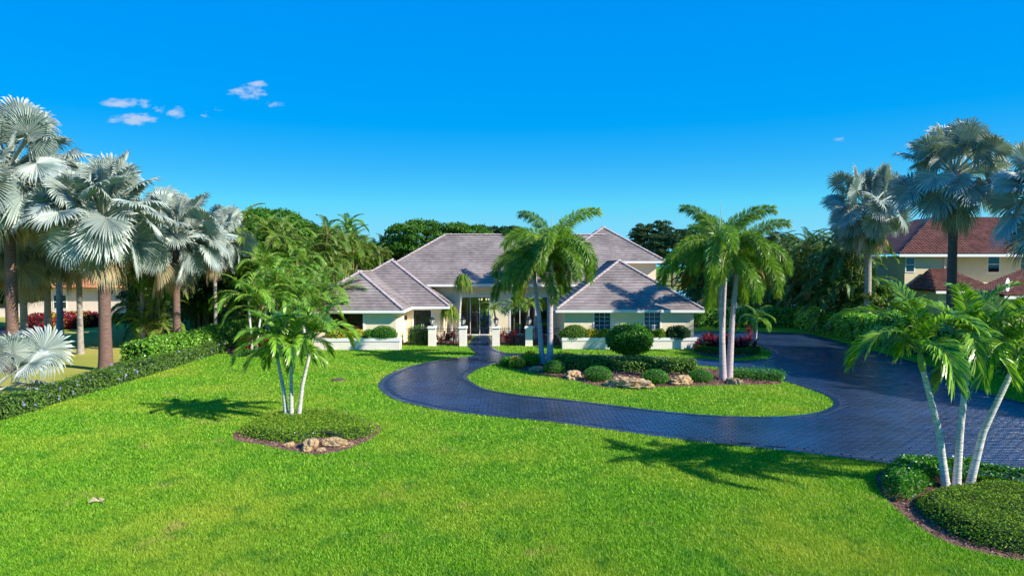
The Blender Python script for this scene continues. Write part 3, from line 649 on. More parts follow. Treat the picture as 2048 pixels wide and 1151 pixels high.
# ------------------------------------------------------------------ palms
def fan(e0, lp, rad, drop, seed, dead=False, nseg=46):
    r = np.random.default_rng(seed); mb = MB()
    t = np.linspace(0, 1, 7); th = e0 - .25*t*t
    P = np.zeros((7, 3)); ds = lp/6
    for i in range(1, 7): P[i] = P[i-1] + ds*np.array([math.cos(th[i]), 0, math.sin(th[i])])
    mb.tube(P, np.linspace(.055, .028, 7), 5, 1)
    eb = e0 - drop; a = np.array([math.cos(eb), 0, math.sin(eb)]); nrm = np.array([-math.sin(eb), 0, math.cos(eb)]); s = np.array([0, 1., 0]); b0 = P[-1]
    span = R(142) if not dead else R(95); dphi = 2*span/nseg
    cup = r.uniform(-.1, .35) if not dead else .9
    V, F = [], []
    for i in range(nseg):
        ph = -span + (i+.5)*dphi; rr = rad*(1 - .18*(abs(ph)/span)**2)*r.uniform(.93, 1.05)
        def pt(phi, q, lift=0):
            d = a*math.cos(phi) + s*math.sin(phi); rho = rr*q
            sag = (.16 if not dead else .5)*rho*q*q
            return b0 + d*rho + nrm*(cup*abs(math.sin(phi))**1.5*rho*(-.35 if dead else .8) + lift) - np.array([0, 0, sag])
        f = .55 + r.uniform(-.05, .05)
        k = len(V)
        jt = r.normal(0, dphi*.35); tipdrop = np.array([0, 0, -r.uniform(0, .18)*rad])
        V += [pt(ph, .02), pt(ph-dphi*.5, f, -.02), pt(ph, f, .035), pt(ph+dphi*.5, f, -.02), pt(ph+jt*.5, .82, .015) + tipdrop*.3, pt(ph+jt, 1.0) + tipdrop]
        w = unit(np.cross(nrm, a*math.cos(ph)+s*math.sin(ph)))*rad*dphi*.24
        V += [V[k+4]-w, V[k+4]+w]
        F += [[k, k+1, k+2], [k, k+2, k+3], [k+1, k+6, k+4, k+2], [k+2, k+4, k+7, k+3], [k+6, k+5, k+4], [k+4, k+5, k+7]]
    mb.add(V, F, 0); return mb.mesh('frond', ['bisold' if dead else 'bis', 'rib'])
FAN = [[fan(R(e), lp, 1.22, R(dr), 11*i+j) for j in range(3)] for i, (e, lp, dr) in enumerate(((86, 1.7, -8), (72, 1.9, 0), (56, 2.0, 8), (40, 2.0, 20), (22, 1.95, 32), (4, 1.85, 45), (-16, 1.7, 52), (-38, 1.5, 42)))]
FAND = [fan(R(-48), 1.3, 1.35, R(35), 91, True), fan(R(-62), 1.2, 1.3, R(25), 92, True)]
def trunk_mesh(path, r0, r1, mat, ring=.09, flare=.35, n=14, name='trunk', ridge=.035):
    P = np.asarray(path, float); s = np.concatenate([[0], np.cumsum(np.linalg.norm(np.diff(P, axis=0), axis=1))])
    q = np.arange(0, s[-1], ring*.5); q = np.append(q, s[-1])
    tt = np.linspace(0, 1, len(P))
    # quadratic smoothing through the given points
    Q = np.stack([np.interp(q, s, P[:, k]) for k in range(3)], 1)
    for _ in range(3*len(P) if len(P) > 2 else 0): Q[1:-1] = (Q[:-2]+2*Q[1:-1]+Q[2:])/4
    f = q/s[-1]; rad = (r0 + (r1-r0)*f)*(1 + flare*np.exp(-q/.35)); rad = rad*(1 + ridge*np.where(np.arange(len(q)) % 2, -1, 1) + .02*np.sin(q*1.7))
    return MB().tube(Q, rad, n).mesh(name, mat, True)
def bismarck(x, y, h, label, scale=1.0, seed=0, mat='bisT', group='silver fan palms', rad=.27, dead=3, nf=27, lean=(0, 0), low=True):
    r = np.random.default_rng(seed); scale *= 1.13
    p = empty('bismarck_palm', (x, y, 0), label, 'palm tree', group)
    top = np.array([lean[0], lean[1], h])
    if h > .6: put('trunk', trunk_mesh([(0, 0, -.05), tuple(top*.5 + [lean[0]*-.1, 0, 0]), tuple(top)], rad, rad*.72, mat), p)
    if h > 2: # old leaf bases under the crown
        bt = MB()
        for i in range(26):
            a = i*2.4; z = h - .1 - .9*i/26; d = np.array([math.cos(a), math.sin(a), 0])
            bt.tube([top*(z/h) + d*rad*.55, top*(z/h) + d*rad*1.1 + [0, 0, .2], top*(z/h) + d*rad*1.6 + [0, 0, .5]], [.07, .06, .03], 5)
        put('leaf_bases', bt.mesh('leaf_bases', mat), p)
    nf = int(nf*1.35) if low else nf
    for i in range(nf):
        f = (i + r.uniform(0, .6))/nf; k = min(7 if low else 4, int(f*8 if low else f*5)); az = i*2.399 + r.uniform(-.25, .25)
        z = top + [0, 0, .25*(1-f)]
        put('frond', FAN[k][r.integers(3)], p, z + np.array([math.cos(az), math.sin(az), 0])*.12, (r.normal(0, .5), r.normal(0, .14), az), scale*r.uniform(.78, 1.15))
    for i in range(dead):
        az = r.uniform(0, 6.28); o = put('dry_frond', FAND[i % 2], p, top - [0, 0, .3], (0, r.normal(0, .1), az), scale*r.uniform(.85, 1.05)); o['label'] = 'dry tan hanging fan leaf'
    return p
def gx(px, D): return (px - 1024)/FPX*D
def zt(py, D): return at(1024, py, D)[2]
GL, GRr = 'silver fan palms along the left boundary', 'silver fan palms along the right boundary'
bismarck(gx(208, 39), 39, 8.6, 'big silver fan palm with thick brown trunk at the end of the glossy hedge', 1.18, 1, group=GL, rad=.36, dead=4, nf=36)
bismarck(gx(352, 47), 47, 7.7, 'silver fan palm rising behind the glossy green hedge, brown trunk', 1.08, 2, group=GL, rad=.27, dead=4, nf=32)
bismarck(gx(430, 52), 52, 7.7, 'small silver fan palm on a slender pale trunk, rightmost of the left group', .84, 3, 'bisTg', GL, .15, 3, 26)
bismarck(gx(22, 38.5), 38.5, 11.2, 'tallest silver fan palm at the left edge of the picture', 1.25, 4, group=GL, rad=.34, dead=3, nf=38)
bismarck(gx(118, 56), 56, 11.2, 'silver fan palm on a smooth pale trunk, beside the red neighbour shrubs', 1.3, 5, 'bisTg', GL, .26, 2, 34)
bismarck(gx(94, 48), 48, 8.8, 'silver fan palm on a pale mottled trunk between two taller ones', 1.2, 6, 'bisTg', GL, .24, 3, 34)
bismarck(gx(46, 45), 45, 7.0, 'silver fan palm on a pale trunk second from the left edge', 1.1, 7, 'bisTg', GL, .25, 3, 32)
bismarck(gx(-45, 29), 29.5, .5, 'young stemless silver fan palm in the low flowering hedge at the left edge', 1.0, 8, group=GL, dead=0, nf=13, low=False)
bismarck(gx(158, 46), 46, 7.4, 'silver fan palm half hidden behind the big brown-trunked one', .95, 14, 'bisTg', GL, .2, 4, 30)
bismarck(gx(285, 51), 51, 8.0, 'silver fan palm between the two brown trunks, set further back', .95, 15, 'bisTg', GL, .2, 4, 28)
bismarck(gx(-60, 40), 40, 8.0, 'silver fan palm reaching into the view from beyond the left edge', 1.15, 16, 'bisT', GL, .3, 3, 32)
bismarck(29.2, 56, 10.4, 'silver fan palm on a pale grey trunk over the right hedge', 1.12, 9, 'bisTg', GRr, .30, 6, 34)
bismarck(29.0, 45, 11.8, 'tall silver fan palm with a dark trunk before the yellow neighbour house', 1.14, 10, 'bisT', GRr, .33, 6, 34)
bismarck(29.6, 37.0, 9.2, 'silver fan palm cut off by the right edge of the picture', 1.15, 11, 'bisT', GRr, .33, 4, 34)
OFFSIDE = ['standing nearest the drive', 'standing close to the street', 'standing behind the others', 'standing last in the row']
for i, (x, y, h) in enumerate(((33, 31.5, 9.5), (34.5, 25.5, 9.0), (36, 39.5, 10.5), (37, 20.5, 8.0))):   # the row goes on to the right of the view and shades the drive
    bismarck(x, y, h, 'silver fan palm of the right row beyond the view, ' + OFFSIDE[i], 1.2, 20+i, 'bisT', GRr, .33, 2, 32)

def pinnate(L, e0, bend, nl, ll, lw, mats, seed, allround=False, lift=.5, droop=.35, t0=.14, a0=62, a1=28, pw=1.2):
    r = np.random.default_rng(seed); mb = MB(); k = 13
    t = np.linspace(0, 1, k); th = e0 - bend*t**pw; P = np.zeros((k, 3)); ds = L/(k-1)
    for i in range(1, k):
        q = (th[i]+th[i-1])/2; P[i] = P[i-1] + ds*np.array([math.cos(q), 0, math.sin(q)])
    mb.tube(P, np.linspace(.03, .006, k)*max(1, L/2.2), 4, 1)
    tt = np.repeat(np.linspace(t0, 1, nl), 2); sg = np.tile([1., -1.], nl); n = 2*nl
    tt = np.clip(tt + r.normal(0, .006, n), t0*.9, 1)
    B = np.stack([np.interp(tt, t, P[:, j]) for j in range(3)], 1); ang = np.interp(tt, t, th)
    T = np.stack([np.cos(ang), 0*ang, np.sin(ang)], 1); Nn = np.stack([-np.sin(ang), 0*ang, np.cos(ang)], 1); S = np.tile([0., 1., 0.], (n, 1))
    a = np.radians(a0 + (a1-a0)*tt + r.normal(0, 6, n))[:, None]
    lf = (r.uniform(0, 2*np.pi, n) if allround else lift + r.normal(0, .14, n))[:, None]
    side = S*np.cos(lf)*sg[:, None] + Nn*np.sin(lf)
    D = T*np.cos(a) + side*np.sin(a)
    ln = (ll*(.30 + .70*np.sin(np.pi*np.clip(.10 + .80*tt, 0, 1))**.7)*r.uniform(.85, 1.1, n))[:, None]
    Wv = unit(T - D*np.sum(T*D, 1, keepdims=True))
    g = np.array([0, 0, -1.])
    mid = B + D*ln*.45 + g*ln*droop*.15; m2 = B + D*ln*.78 + g*ln*droop*.5; tip = B + D*ln*.98 + g*ln*droop
    w = lw*r.uniform(.8, 1.15, n)[:, None]
    V = np.stack([B, mid+Wv*w*.5, m2+Wv*w*.33, tip, m2-Wv*w*.33, mid-Wv*w*.5], 1).reshape(-1, 3)
    i6 = 6*np.arange(n)[:, None]
    mb.add(V, np.concatenate([i6 + np.array([[0, 1, 5]])]), 0); o = mb.n - len(V)
    for q in ([1, 2, 4, 5],): mb.f.append(i6 + np.array([q]) + o); mb.m.append(np.zeros(n))
    mb.f.append(i6 + np.array([[2, 3, 4]]) + o); mb.m.append(np.zeros(n))
    return mb
FOX = [pinnate(3.75, R(e), R(b), 330, .60, .036, None, 40+i, True, droop=.32, a0=70, a1=40, t0=.10, pw=.95).mesh('frond', ['fox', 'shaft']) for i, (e, b) in enumerate(((84, 85), (76, 140), (66, 155), (52, 145), (34, 125), (8, 96)))]
FOXO = pinnate(2.7, R(-5), R(75), 220, .48, .045, None, 49, True, droop=.3).mesh('frond', ['foxold', 'stem'])
def foxtail(x, y, h, label, lean=(0, 0), seed=0, nf=13, r0=.19, sc_=1.0, spear=True, group='foxtail palms'):
    r = np.random.default_rng(seed); p = empty('foxtail_palm', (x, y, 0), label, 'palm tree', group)
    top = np.array([lean[0], lean[1], h]); sh = .95*sc_; b = top*(1-sh/h)
    put('trunk', trunk_mesh([(0, 0, -.05), tuple(b*.5 - np.array([lean[0]*.12, 0, 0])), tuple(b)], r0, r0*.66, 'foxT', .14, .25, ridge=.012), p)
    put('crownshaft', MB().tube([b-[0, 0, .03], b+(top-b)*.12, b+(top-b)*.5, top], np.array([.135, .15, .12, .07])*sc_, 12).mesh('crownshaft', 'shaft', True), p)
    for i in range(nf):
        f = (i + r.uniform(0, .5))/nf; az = i*2.399 + r.uniform(-.2, .2); k = min(5, int(f*6))
        put('frond', FOX[k], p, top - [0, 0, .25*f], (0, r.normal(0, .07), az), sc_*r.uniform(.92, 1.1))
    o = put('dry_frond', FOXO, p, top - [0, 0, .3], (0, 0, r.uniform(0, 6.28)), sc_); o['label'] = 'yellowing drooping frond'
    if spear: put('spear_leaf', MB().tube([top, top+[.05, 0, 1.5], top+[.12, 0, 2.7]], [.035, .022, .004], 6).mesh('spear_leaf', 'rib'), p)
FG = 'foxtail palms on the drive island'
b1 = G(1098, 729); b2 = G(1088, 729)
foxtail(b1[0]+.05, b1[1]-.1, 6.9, 'taller foxtail palm of the pair at the left end of the island', (.05, 0), 1, 13, .2, 1.02, True, FG)
foxtail(b2[0]-.1, b2[1]+.1, 6.1, 'shorter foxtail palm of the pair at the left end of the island', (-.55, .5), 2, 11, .17, .95, False, FG)
b3 = G(1446, 759); b4 = G(1458, 757)
foxtail(b3[0], b3[1], 6.75, 'foxtail palm leaning left, of the pair at the right end of the island', (-.3, 0), 3, 12, .18, 1.0, True, FG)
foxtail(b4[0], b4[1], 6.5, 'foxtail palm leaning right, of the pair at the right end of the island', (.5, .3), 4, 13, .18, 1.0, False, FG)
foxtail(1.9, 55.0, 7.0, 'foxtail palm in the courtyard behind the gate pillars', (0, 0), 5, 12, .16, .95, False, 'foxtail palms near the house')
foxtail(14.6, 47.2, 6.8, 'foxtail palm standing in the red cordyline bed', (.2, 0), 6, 12, .17, 1.0, False, 'foxtail palms near the house')

ADO = [pinnate(2.2, R(e), R(b), 58, .64, .054, None, 60+i, False, lift=.5, droop=.34, a0=62, a1=22).mesh('frond', ['ado', 'shaft']) for i, (e, b) in enumerate(((82, 75), (70, 105), (54, 115), (38, 110), (18, 95)))]
def adonidia_stem(p, base, top, r, nf, sc_, mat='adoT', r0=.085, elev=(0, 4.3), FR=None):
    FR = FR or ADO
    base, top = np.array(base, float), np.array(top, float); d = top-base; L = np.linalg.norm(d); b = base + d*(1-.5*sc_/L)
    bow = np.array([-d[0]*.14, -d[1]*.14, 0])
    put('trunk', trunk_mesh([base, (base+b)/2+bow, b], r0, r0*.72, mat, .1, .3, 10, ridge=.02), p)
    put('crownshaft', MB().tube([b-d/L*.02, b+(top-b)*.2, b+(top-b)*.6, top], np.array([.075, .095, .08, .04])*sc_, 10).mesh('crownshaft', 'shaft', True), p)
    a0 = r.uniform(0, 6.28)
    for i in range(nf):
        f = (i + r.uniform(0, .5))/nf; k = min(4, int(elev[0] + f*(elev[1]-elev[0]))); az = a0 + i*2.399 + r.uniform(-.2, .2)
        put('frond', FR[k], p, top - (top-b)*.1*f, (0, r.normal(0, .06), az), sc_*r.uniform(.9, 1.12))
def cluster(loc, stems, label, group=None, seed=0, nf=9, sc_=1.0, r0=.085, mat='adoT', name='christmas_palm', FR=None):
    r = np.random.default_rng(seed); p = empty(name, loc, label, 'palm tree', group)
    for bx, by, tx, ty, h in stems: adonidia_stem(p, (bx, by, -.05), (tx, ty, h), r, nf, sc_, mat, r0, FR=FR)
    return p
c0 = G(583, 838)
cluster(c0, [(-.2, .05, -.62, .1, 2.85), (0, 0, .08, -.2, 2.6), (.24, .1, .82, .2, 3.2)], 'three-stemmed Christmas palm in the round bed on the left lawn', None, 1, 11, .90, .085)
c1 = G(1912, 975)
cluster(c1, [(-.27, 0, -1.02, .1, 3.72), (0, 0, .45, .25, 3.95), (.3, -.05, 1.5, -.1, 3.65)], 'three-stemmed Christmas palm in the bed at the right, white leaning trunks', None, 2, 10, 1.05, .1)
ARC = [pinnate(2.7, R(e), R(b), 52, .60, .05, None, 70+i, False, lift=.45, droop=.45, a0=60, a1=22).mesh('frond', ['arch', 'stem']) for i, (e, b) in enumerate(((82, 70), (70, 95), (56, 110), (40, 105), (22, 90)))]
AG = 'arching green palms beside the left wing'
for i, (px, D, h, lab) in enumerate(((505, 46, 3.6, 'arching green palm behind the red bed, nearest the glossy hedge'), (560, 48, 4.3, 'arching green palm in the middle of the red bed'),
                                     (612, 47, 3.3, 'shorter arching green palm at the right of the red bed'), (655, 50.5, 3.9, 'arching green palm at the corner of the left wing'),
                                     (535, 52, 5.6, 'taller arching green palm behind the red bed'), (600, 55, 6.0, 'tall arching green palm beside the areca thicket'))):
    x = gx(px, D); cluster((x, D, 0), [(-.1, 0, -.35, .1, h), (.15, .1, .5, .2, h*.82)] + ([(0, -.2, .1, -.4, h*.65)] if i > 2 else []), lab, AG, 30+i, 12, 1.05, .1, 'adoT', 'arching_palm', ARC)
# areca thickets: many-stemmed clumps
UND = []
def areca_meshes(seed, hgt, mat):
    r = np.random.default_rng(seed); st, cr_ = MB(), MB()
    variants = [pinnate(2.6, R(e), R(b), 30, .66, .085, None, seed*7+i, False, lift=.6, droop=.4) for i, (e, b) in enumerate(((80, 70), (62, 105), (40, 110), (15, 90)))]
    for s in range(17):
        a = r.uniform(0, 6.28); q = r.uniform(.1, 1); h = hgt*(r.uniform(.28, 1.0) if s else 1.0) - 1.9
        bx, by = .8*q*math.cos(a), .8*q*math.sin(a); tx, ty = 2.1*q*math.cos(a), 2.1*q*math.sin(a)
        st.tube([(bx, by, 0), (bx*1.2, by*1.2, h*.5), (tx, ty, h)], [.07, .06, .045], 6)
        for i in range(8):
            az = i*2.399 + r.uniform(0, .5); v = variants[min(3, int(i/2))]
            c, s_ = math.cos(az), math.sin(az); sc2 = r.uniform(.8, 1.15)
            n0 = cr_.n
            for V in v.v: cr_.v.append(np.column_stack([V[:, 0]*c - V[:, 1]*s_, V[:, 0]*s_ + V[:, 1]*c, V[:, 2]])*sc2 + [tx, ty, h])
            for F, m in zip(v.f, v.m): cr_.f.append(F + n0); cr_.m.append(m)
            cr_.n += v.n
    return st.mesh('stems', 'stem'), cr_.mesh('crown', [mat, 'stem'])
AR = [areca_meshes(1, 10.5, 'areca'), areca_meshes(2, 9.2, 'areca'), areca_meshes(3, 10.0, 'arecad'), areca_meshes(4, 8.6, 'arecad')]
def areca(x, y, v, label, group, s=1.0):
    p = empty('areca_palm', (x, y, 0), label, 'palm tree', group, rng.uniform(0, 6.28)); p.scale = (s,)*3
    put('stems', AR[v][0], p); put('crown', AR[v][1], p)
for i in range(15):
    y = 56 + i*4.2; areca(-20.8 - (i % 2)*2.2 + rng.uniform(-.5, .5), y, i % 2, 'tall olive areca palm clump in the thicket left of the house', 'areca palms left of the house', rng.uniform(.88, 1.08))
for px, D, s, lab in ((20, 66, .5, 'dark understory tree at the left edge behind the palm trunks'), (330, 62, .62, 'dark understory tree between the brown and slender silver palms'), (395, 60, .66, 'dark understory tree behind the slender silver palm')):
    UND.append((px, D, s, lab))
for i in range(5): areca(-27 - (i % 2)*2.5, 51 + i*4.5, i % 2, 'shaded areca palm clump behind the left silver palms', 'areca palms behind the left silver palms', rng.uniform(.7, .95))
for i in range(14):
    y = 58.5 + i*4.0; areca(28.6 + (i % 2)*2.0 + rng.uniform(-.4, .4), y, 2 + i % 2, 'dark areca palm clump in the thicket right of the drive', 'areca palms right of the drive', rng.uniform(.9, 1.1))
# lone palm head poking above the left thicket
p = empty('royal_palm', (gx(697, 100), 100, 0), 'lone palm head standing above the left areca thicket', 'palm tree')
put('trunk', trunk_mesh([(0, 0, 0), (0, 0, 5), (0, 0, 11)], .25, .16, 'adoT', .3), p)
for i in range(11): put('frond', ADO[min(4, i//3)], p, (0, 0, 11), (0, 0, i*2.4), 1.5)
# courtyard: ponytail palms and pygmy date palms
def pony_head(p, top, n, L, seed):
    r = np.random.default_rng(seed); az = r.uniform(0, 2*np.pi, n); e = r.uniform(-.3, 1.45, n); l = L*r.uniform(.7, 1.15, n)
    d = np.stack([np.cos(az)*np.cos(e), np.sin(az)*np.cos(e), np.sin(e)], 1); s = np.stack([-np.sin(az), np.cos(az), 0*az], 1)*.03
    a = np.tile(top, (n, 1)); b = a + d*l[:, None]*.38; c = a + d*l[:, None]*.55 - np.array([0, 0, 1.])*l[:, None]*.25; t = a + d*l[:, None]*.6 - np.array([0, 0, 1.])*l[:, None]*.75
    V = np.stack([a-s*.5, a+s*.5, b+s, c+s*.8, t, c-s*.8, b-s], 1).reshape(-1, 3); i7 = 7*np.arange(n)[:, None]
    mb = MB(); mb.add(V, i7+np.array([[0, 1, 2, 6]])); mb.f += [i7+np.array([[6, 2, 3, 5]])]; mb.m += [np.zeros(n)]; mb.f += [i7+np.array([[5, 3, 4]])]; mb.m += [np.zeros(n)]
    put('foliage', mb.mesh('foliage', 'pony'), p)
for x, y, h, lx, lab, n in ((-4.25, 54, 4.75, .35, 'tall ponytail palm with a drooping shock of leaves in the courtyard', 420), (-4.75, 53.6, 2.35, -.15, 'short ponytail palm in the courtyard, behind the fence', 340)):
    p = empty('ponytail_palm', (x, y, 0), lab, 'palm tree', 'courtyard ponytail palms')
    put('trunk', trunk_mesh([(0, 0, 0), (lx*.3, 0, h*.5), (lx, 0, h)], .16, .05, 'adoT', .2, .9, 10), p); pony_head(p, np.array([lx, 0, h]), n, 1.35, n)
PYG = [pinnate(1.25, R(e), R(b), 34, .26, .022, None, 80+i, False, lift=.3, droop=.3).mesh('frond', ['ado', 'stem']) for i, (e, b) in enumerate(((75, 100), (50, 120), (25, 100)))]
for x, y, h, lx, lab in ((-1.1, 53.2, 2.5, -.3, 'pygmy date palm just right of the gate, leaning left'), (.1, 53.8, 2.7, .1, 'pygmy date palm in the middle of the right courtyard'), (1.0, 52.8, 2.9, .3, 'pygmy date palm close behind the rightmost pillar')):
    p = empty('pygmy_date_palm', (x, y, 0), lab, 'palm tree', 'courtyard pygmy date palms'); put('trunk', trunk_mesh([(0, 0, 0), (lx*.3, 0, h*.5), (lx, 0, h)], .08, .07, 'bark', .1, .3, 9), p)
    for i in range(18): put('frond', PYG[min(2, i//6)], p, (lx, 0, h), (0, 0, i*2.399), 1.0)

# ------------------------------------------------------------------ broadleaf trees
def broad(seed, rx, rz, h, mat, nclump=150, per=230, leaf=.40):
    r = np.random.default_rng(seed); tr = MB()
    tr.tube([(0, 0, 0), (.1, 0, h*.3), (0, .1, h*.6)], [.45, .36, .22], 10)
    cc = unit(r.normal(0, 1, (nclump, 3)))*r.uniform(.45, 1.0, (nclump, 1))**.6*[rx, rx, rz]; cc[:, 2] = np.where(cc[:, 2] < -.5*rz, -.5*rz, cc[:, 2]); cc += [0, 0, h-rz]
    for i in range(0, nclump, 5): tr.tube([(0, 0, h*.35), tuple(cc[i]*.5+[0, 0, h*.25]), tuple(cc[i])], [.16, .09, .03], 5)
    P, Nn = [], []
    for c in cc:
        cr = r.uniform(.16, .30)*rx; d = unit(r.normal(0, 1, (per, 3))); d[:, 2] = np.abs(d[:, 2])*.9 - .25
        P.append(c + d*cr*r.uniform(.5, 1, (per, 1))*[1, 1, .65]); Nn.append(d + [0, 0, .5])
    V, F = leaves(np.vstack(P), np.vstack(Nn), leaf, leaf*.55, .8)
    return tr.mesh('trunk', 'bark'), MB().add(V, F).mesh('crown', mat)
TR = {'a': broad(1, 6.5, 4.2, 12.5, 'tree'), 'b': broad(2, 7, 7, 18, 'treed', 130, 200, .5), 'c': broad(3, 6, 4, 11, 'treed', 90, 190, .45)}
def tree(px, D, v, label, group, s=1.0):
    p = empty('broadleaf_tree', (gx(px, D), D, 0), label, 'tree', group, rng.uniform(0, 6)); p.scale = (s,)*3
    put('trunk', TR[v][0], p); put('crown', TR[v][1], p)
BT = 'broadleaf trees behind the house'
tree(858, 105, 'a', 'wide bright green tree behind the left half of the main roof', BT, 1.04); tree(925, 112, 'a', 'bright green tree just left of the roof ridge middle', BT, 1.02)
tree(465, 68, 'a', 'bright rounded tree rising right behind the slender silver palm', BT, .90); tree(525, 74, 'a', 'tallest bright rounded tree above the arching palms', BT, .98); tree(580, 84, 'a', 'bright rounded tree where the left thicket dips', BT, .92)
tree(1000, 150, 'c', 'hazy small tree behind the main roof ridge', BT, 1.32); tree(1040, 165, 'c', 'far tree peeping over the roof beside the foxtail crown', BT, 1.1)
tree(1305, 190, 'b', 'big dark round tree beyond the lake, right of the upper storey', BT, 1.02); tree(1345, 175, 'b', 'dark tree half hidden by the right foxtail palms', BT, .84)
tree(1270, 230, 'b', 'lower dark tree far beyond the upper storey', BT, .8); tree(1400, 185, 'b', 'dark far tree hidden behind the right foxtail crowns', BT, .95)
for i, (px, D, v, s) in enumerate(((745, 190, 'c', 1.1), (790, 210, 'c', 1.0), (820, 200, 'c', 1.1), (1090, 220, 'c', 1.2), (1150, 210, 'c', 1.3), (1210, 240, 'c', 1.3), (1440, 230, 'b', .9), (1500, 240, 'b', .9), (1560, 250, 'b', 1.0), (700, 200, 'c', 1.3))):
    tree(px, D, v, 'far dark tree in the tree line beyond the house', 'trees of the far tree line', s)
for px, D, v, s, lab in ((60, 92, 'b', .78, 'dark tree behind the left neighbour house, leftmost'), (150, 98, 'b', .8, 'dark tree above the left neighbour roof'), (250, 95, 'b', .74, 'dark tree right of the left neighbour roof'), (340, 88, 'c', .95, 'dark tree behind the slender silver palms'), (-40, 80, 'b', .8, 'dark tree at the far left edge')):
    tree(px, D, v, lab, 'trees behind the left neighbour house', s)
for x, y, s, lab in ((38.5, 31, .72, 'broad shade tree beyond the right edge of the drive'), (37.5, 22, .62, 'lower shade tree beyond the right edge near the street')):
    p = empty('broadleaf_tree', (x, y, 0), lab, 'tree', 'shade trees to the right of the view'); p.scale = (s,)*3; put('trunk', TR['b'][0], p); put('crown', TR['b'][1], p)
ytr = broad(9, 2.6, 2.2, 4.6, 'areca', 60, 120, .3)
p = empty('broadleaf_tree', (30.6, 57.5, 0), 'leafy yellow-green small tree beside the yellow neighbour house', 'tree'); put('trunk', ytr[0], p); put('crown', ytr[1], p)
for px, D, s_, lab in UND: tree(px, D, 'c', lab, 'understory trees on the left boundary', s_)
sm = empty('small_tree', (gx(1500, 55), 53.5, 0), 'small shaded feathery tree behind the red cordyline bed', 'tree')
put('trunk', trunk_mesh([(0, 0, 0), (.05, 0, .9), (0, 0, 1.8)], .06, .04, 'adoT', .1), sm)
for i in range(12): put('frond', ADO[min(4, i//2)], sm, (0, 0, 1.7), (0, 0, i*2.4), .72)

# ------------------------------------------------------------------ hedges and shrubs
def box_foliage(L, Wd, Hh, dens, leaf, lw, mats, seed, flowers=0, rnd_=.25, bumps=.16):
    r = np.random.default_rng(seed); n = int((L*Wd + 2*L*Hh + 2*Wd*Hh)*dens); U = r.uniform(0, 1, n)
    At, As, Ae = L*Wd, 2*L*Hh, 2*Wd*Hh; k = U*(At+As+Ae)
    x = r.uniform(-L/2, L/2, n); y = r.uniform(-Wd/2, Wd/2, n); z = r.uniform(.02, Hh, n)**1.0
    P = np.zeros((n, 3)); Nn = np.zeros((n, 3))
    t = k < At; P[t] = np.stack([x[t], y[t], np.full(t.sum(), Hh)], 1); Nn[t] = [0, 0, 1]
    s = (k >= At) & (k < At+As); sg = np.where(r.uniform(0, 1, n) < .5, -1, 1); P[s] = np.stack([x[s], sg[s]*Wd/2, z[s]], 1); Nn[s] = np.stack([0*x[s], sg[s], .3+0*x[s]], 1)
    e = k >= At+As; P[e] = np.stack([sg[e]*L/2, y[e], z[e]], 1); Nn[e] = np.stack([sg[e], 0*x[e], .3+0*x[e]], 1)
    # round the shoulders, then ruffle
    ey = np.abs(P[:, 1])/(Wd/2); P[:, 2] -= rnd_*Hh*np.clip(ey-.55, 0, 1)*(P[:, 2]/Hh)*1.2
    P += Nn*(vnoise(P, 1.4, seed)[:, None]*bumps + r.normal(0, .045, (n, 1)) - r.exponential(.03, (n, 1)) + (r.uniform(0, 1, (n, 1)) > .93)*.08)
    P[:, 2] = np.maximum(P[:, 2], .02)
    V, F = leaves(P, Nn + [0, 0, .25], leaf, lw, .9); mb = MB().add(V, F, 0)
    if flowers:
        q = r.choice(n, int(n*flowers)); V, F = leaves(P[q]+Nn[q]*.03, Nn[q], leaf*1.2, leaf*1.1, .6); mb.add(V, F, 1)
    return mb.mesh('foliage', mats)
def core_box(L, Wd, Hh):  # solid dark filler added behind the leaves to block see-through
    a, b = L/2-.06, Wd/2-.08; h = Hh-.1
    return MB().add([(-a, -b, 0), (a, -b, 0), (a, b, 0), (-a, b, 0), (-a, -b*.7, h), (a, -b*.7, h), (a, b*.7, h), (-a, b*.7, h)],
        np.array([[4, 5, 6, 7], [0, 1, 5, 4], [1, 2, 6, 5], [2, 3, 7, 6], [3, 0, 4, 7]])).mesh('dark_core', 'core')
def hedge(x0, y0, x1, y1, Wd, Hh, dens, leaf, mats, label, seed=0, flowers=0, z=0, group=None, name='hedge', cat='hedge', lw=None):
    L = math.hypot(x1-x0, y1-y0); h = empty(name, ((x0+x1)/2, (y0+y1)/2, z), label, cat, group, math.atan2(y1-y0, x1-x0))
    put('foliage', box_foliage(L, Wd, Hh, dens, leaf, lw or leaf*.5, mats, seed, flowers), h); put('dark_core', core_box(L, Wd, Hh), h); return h
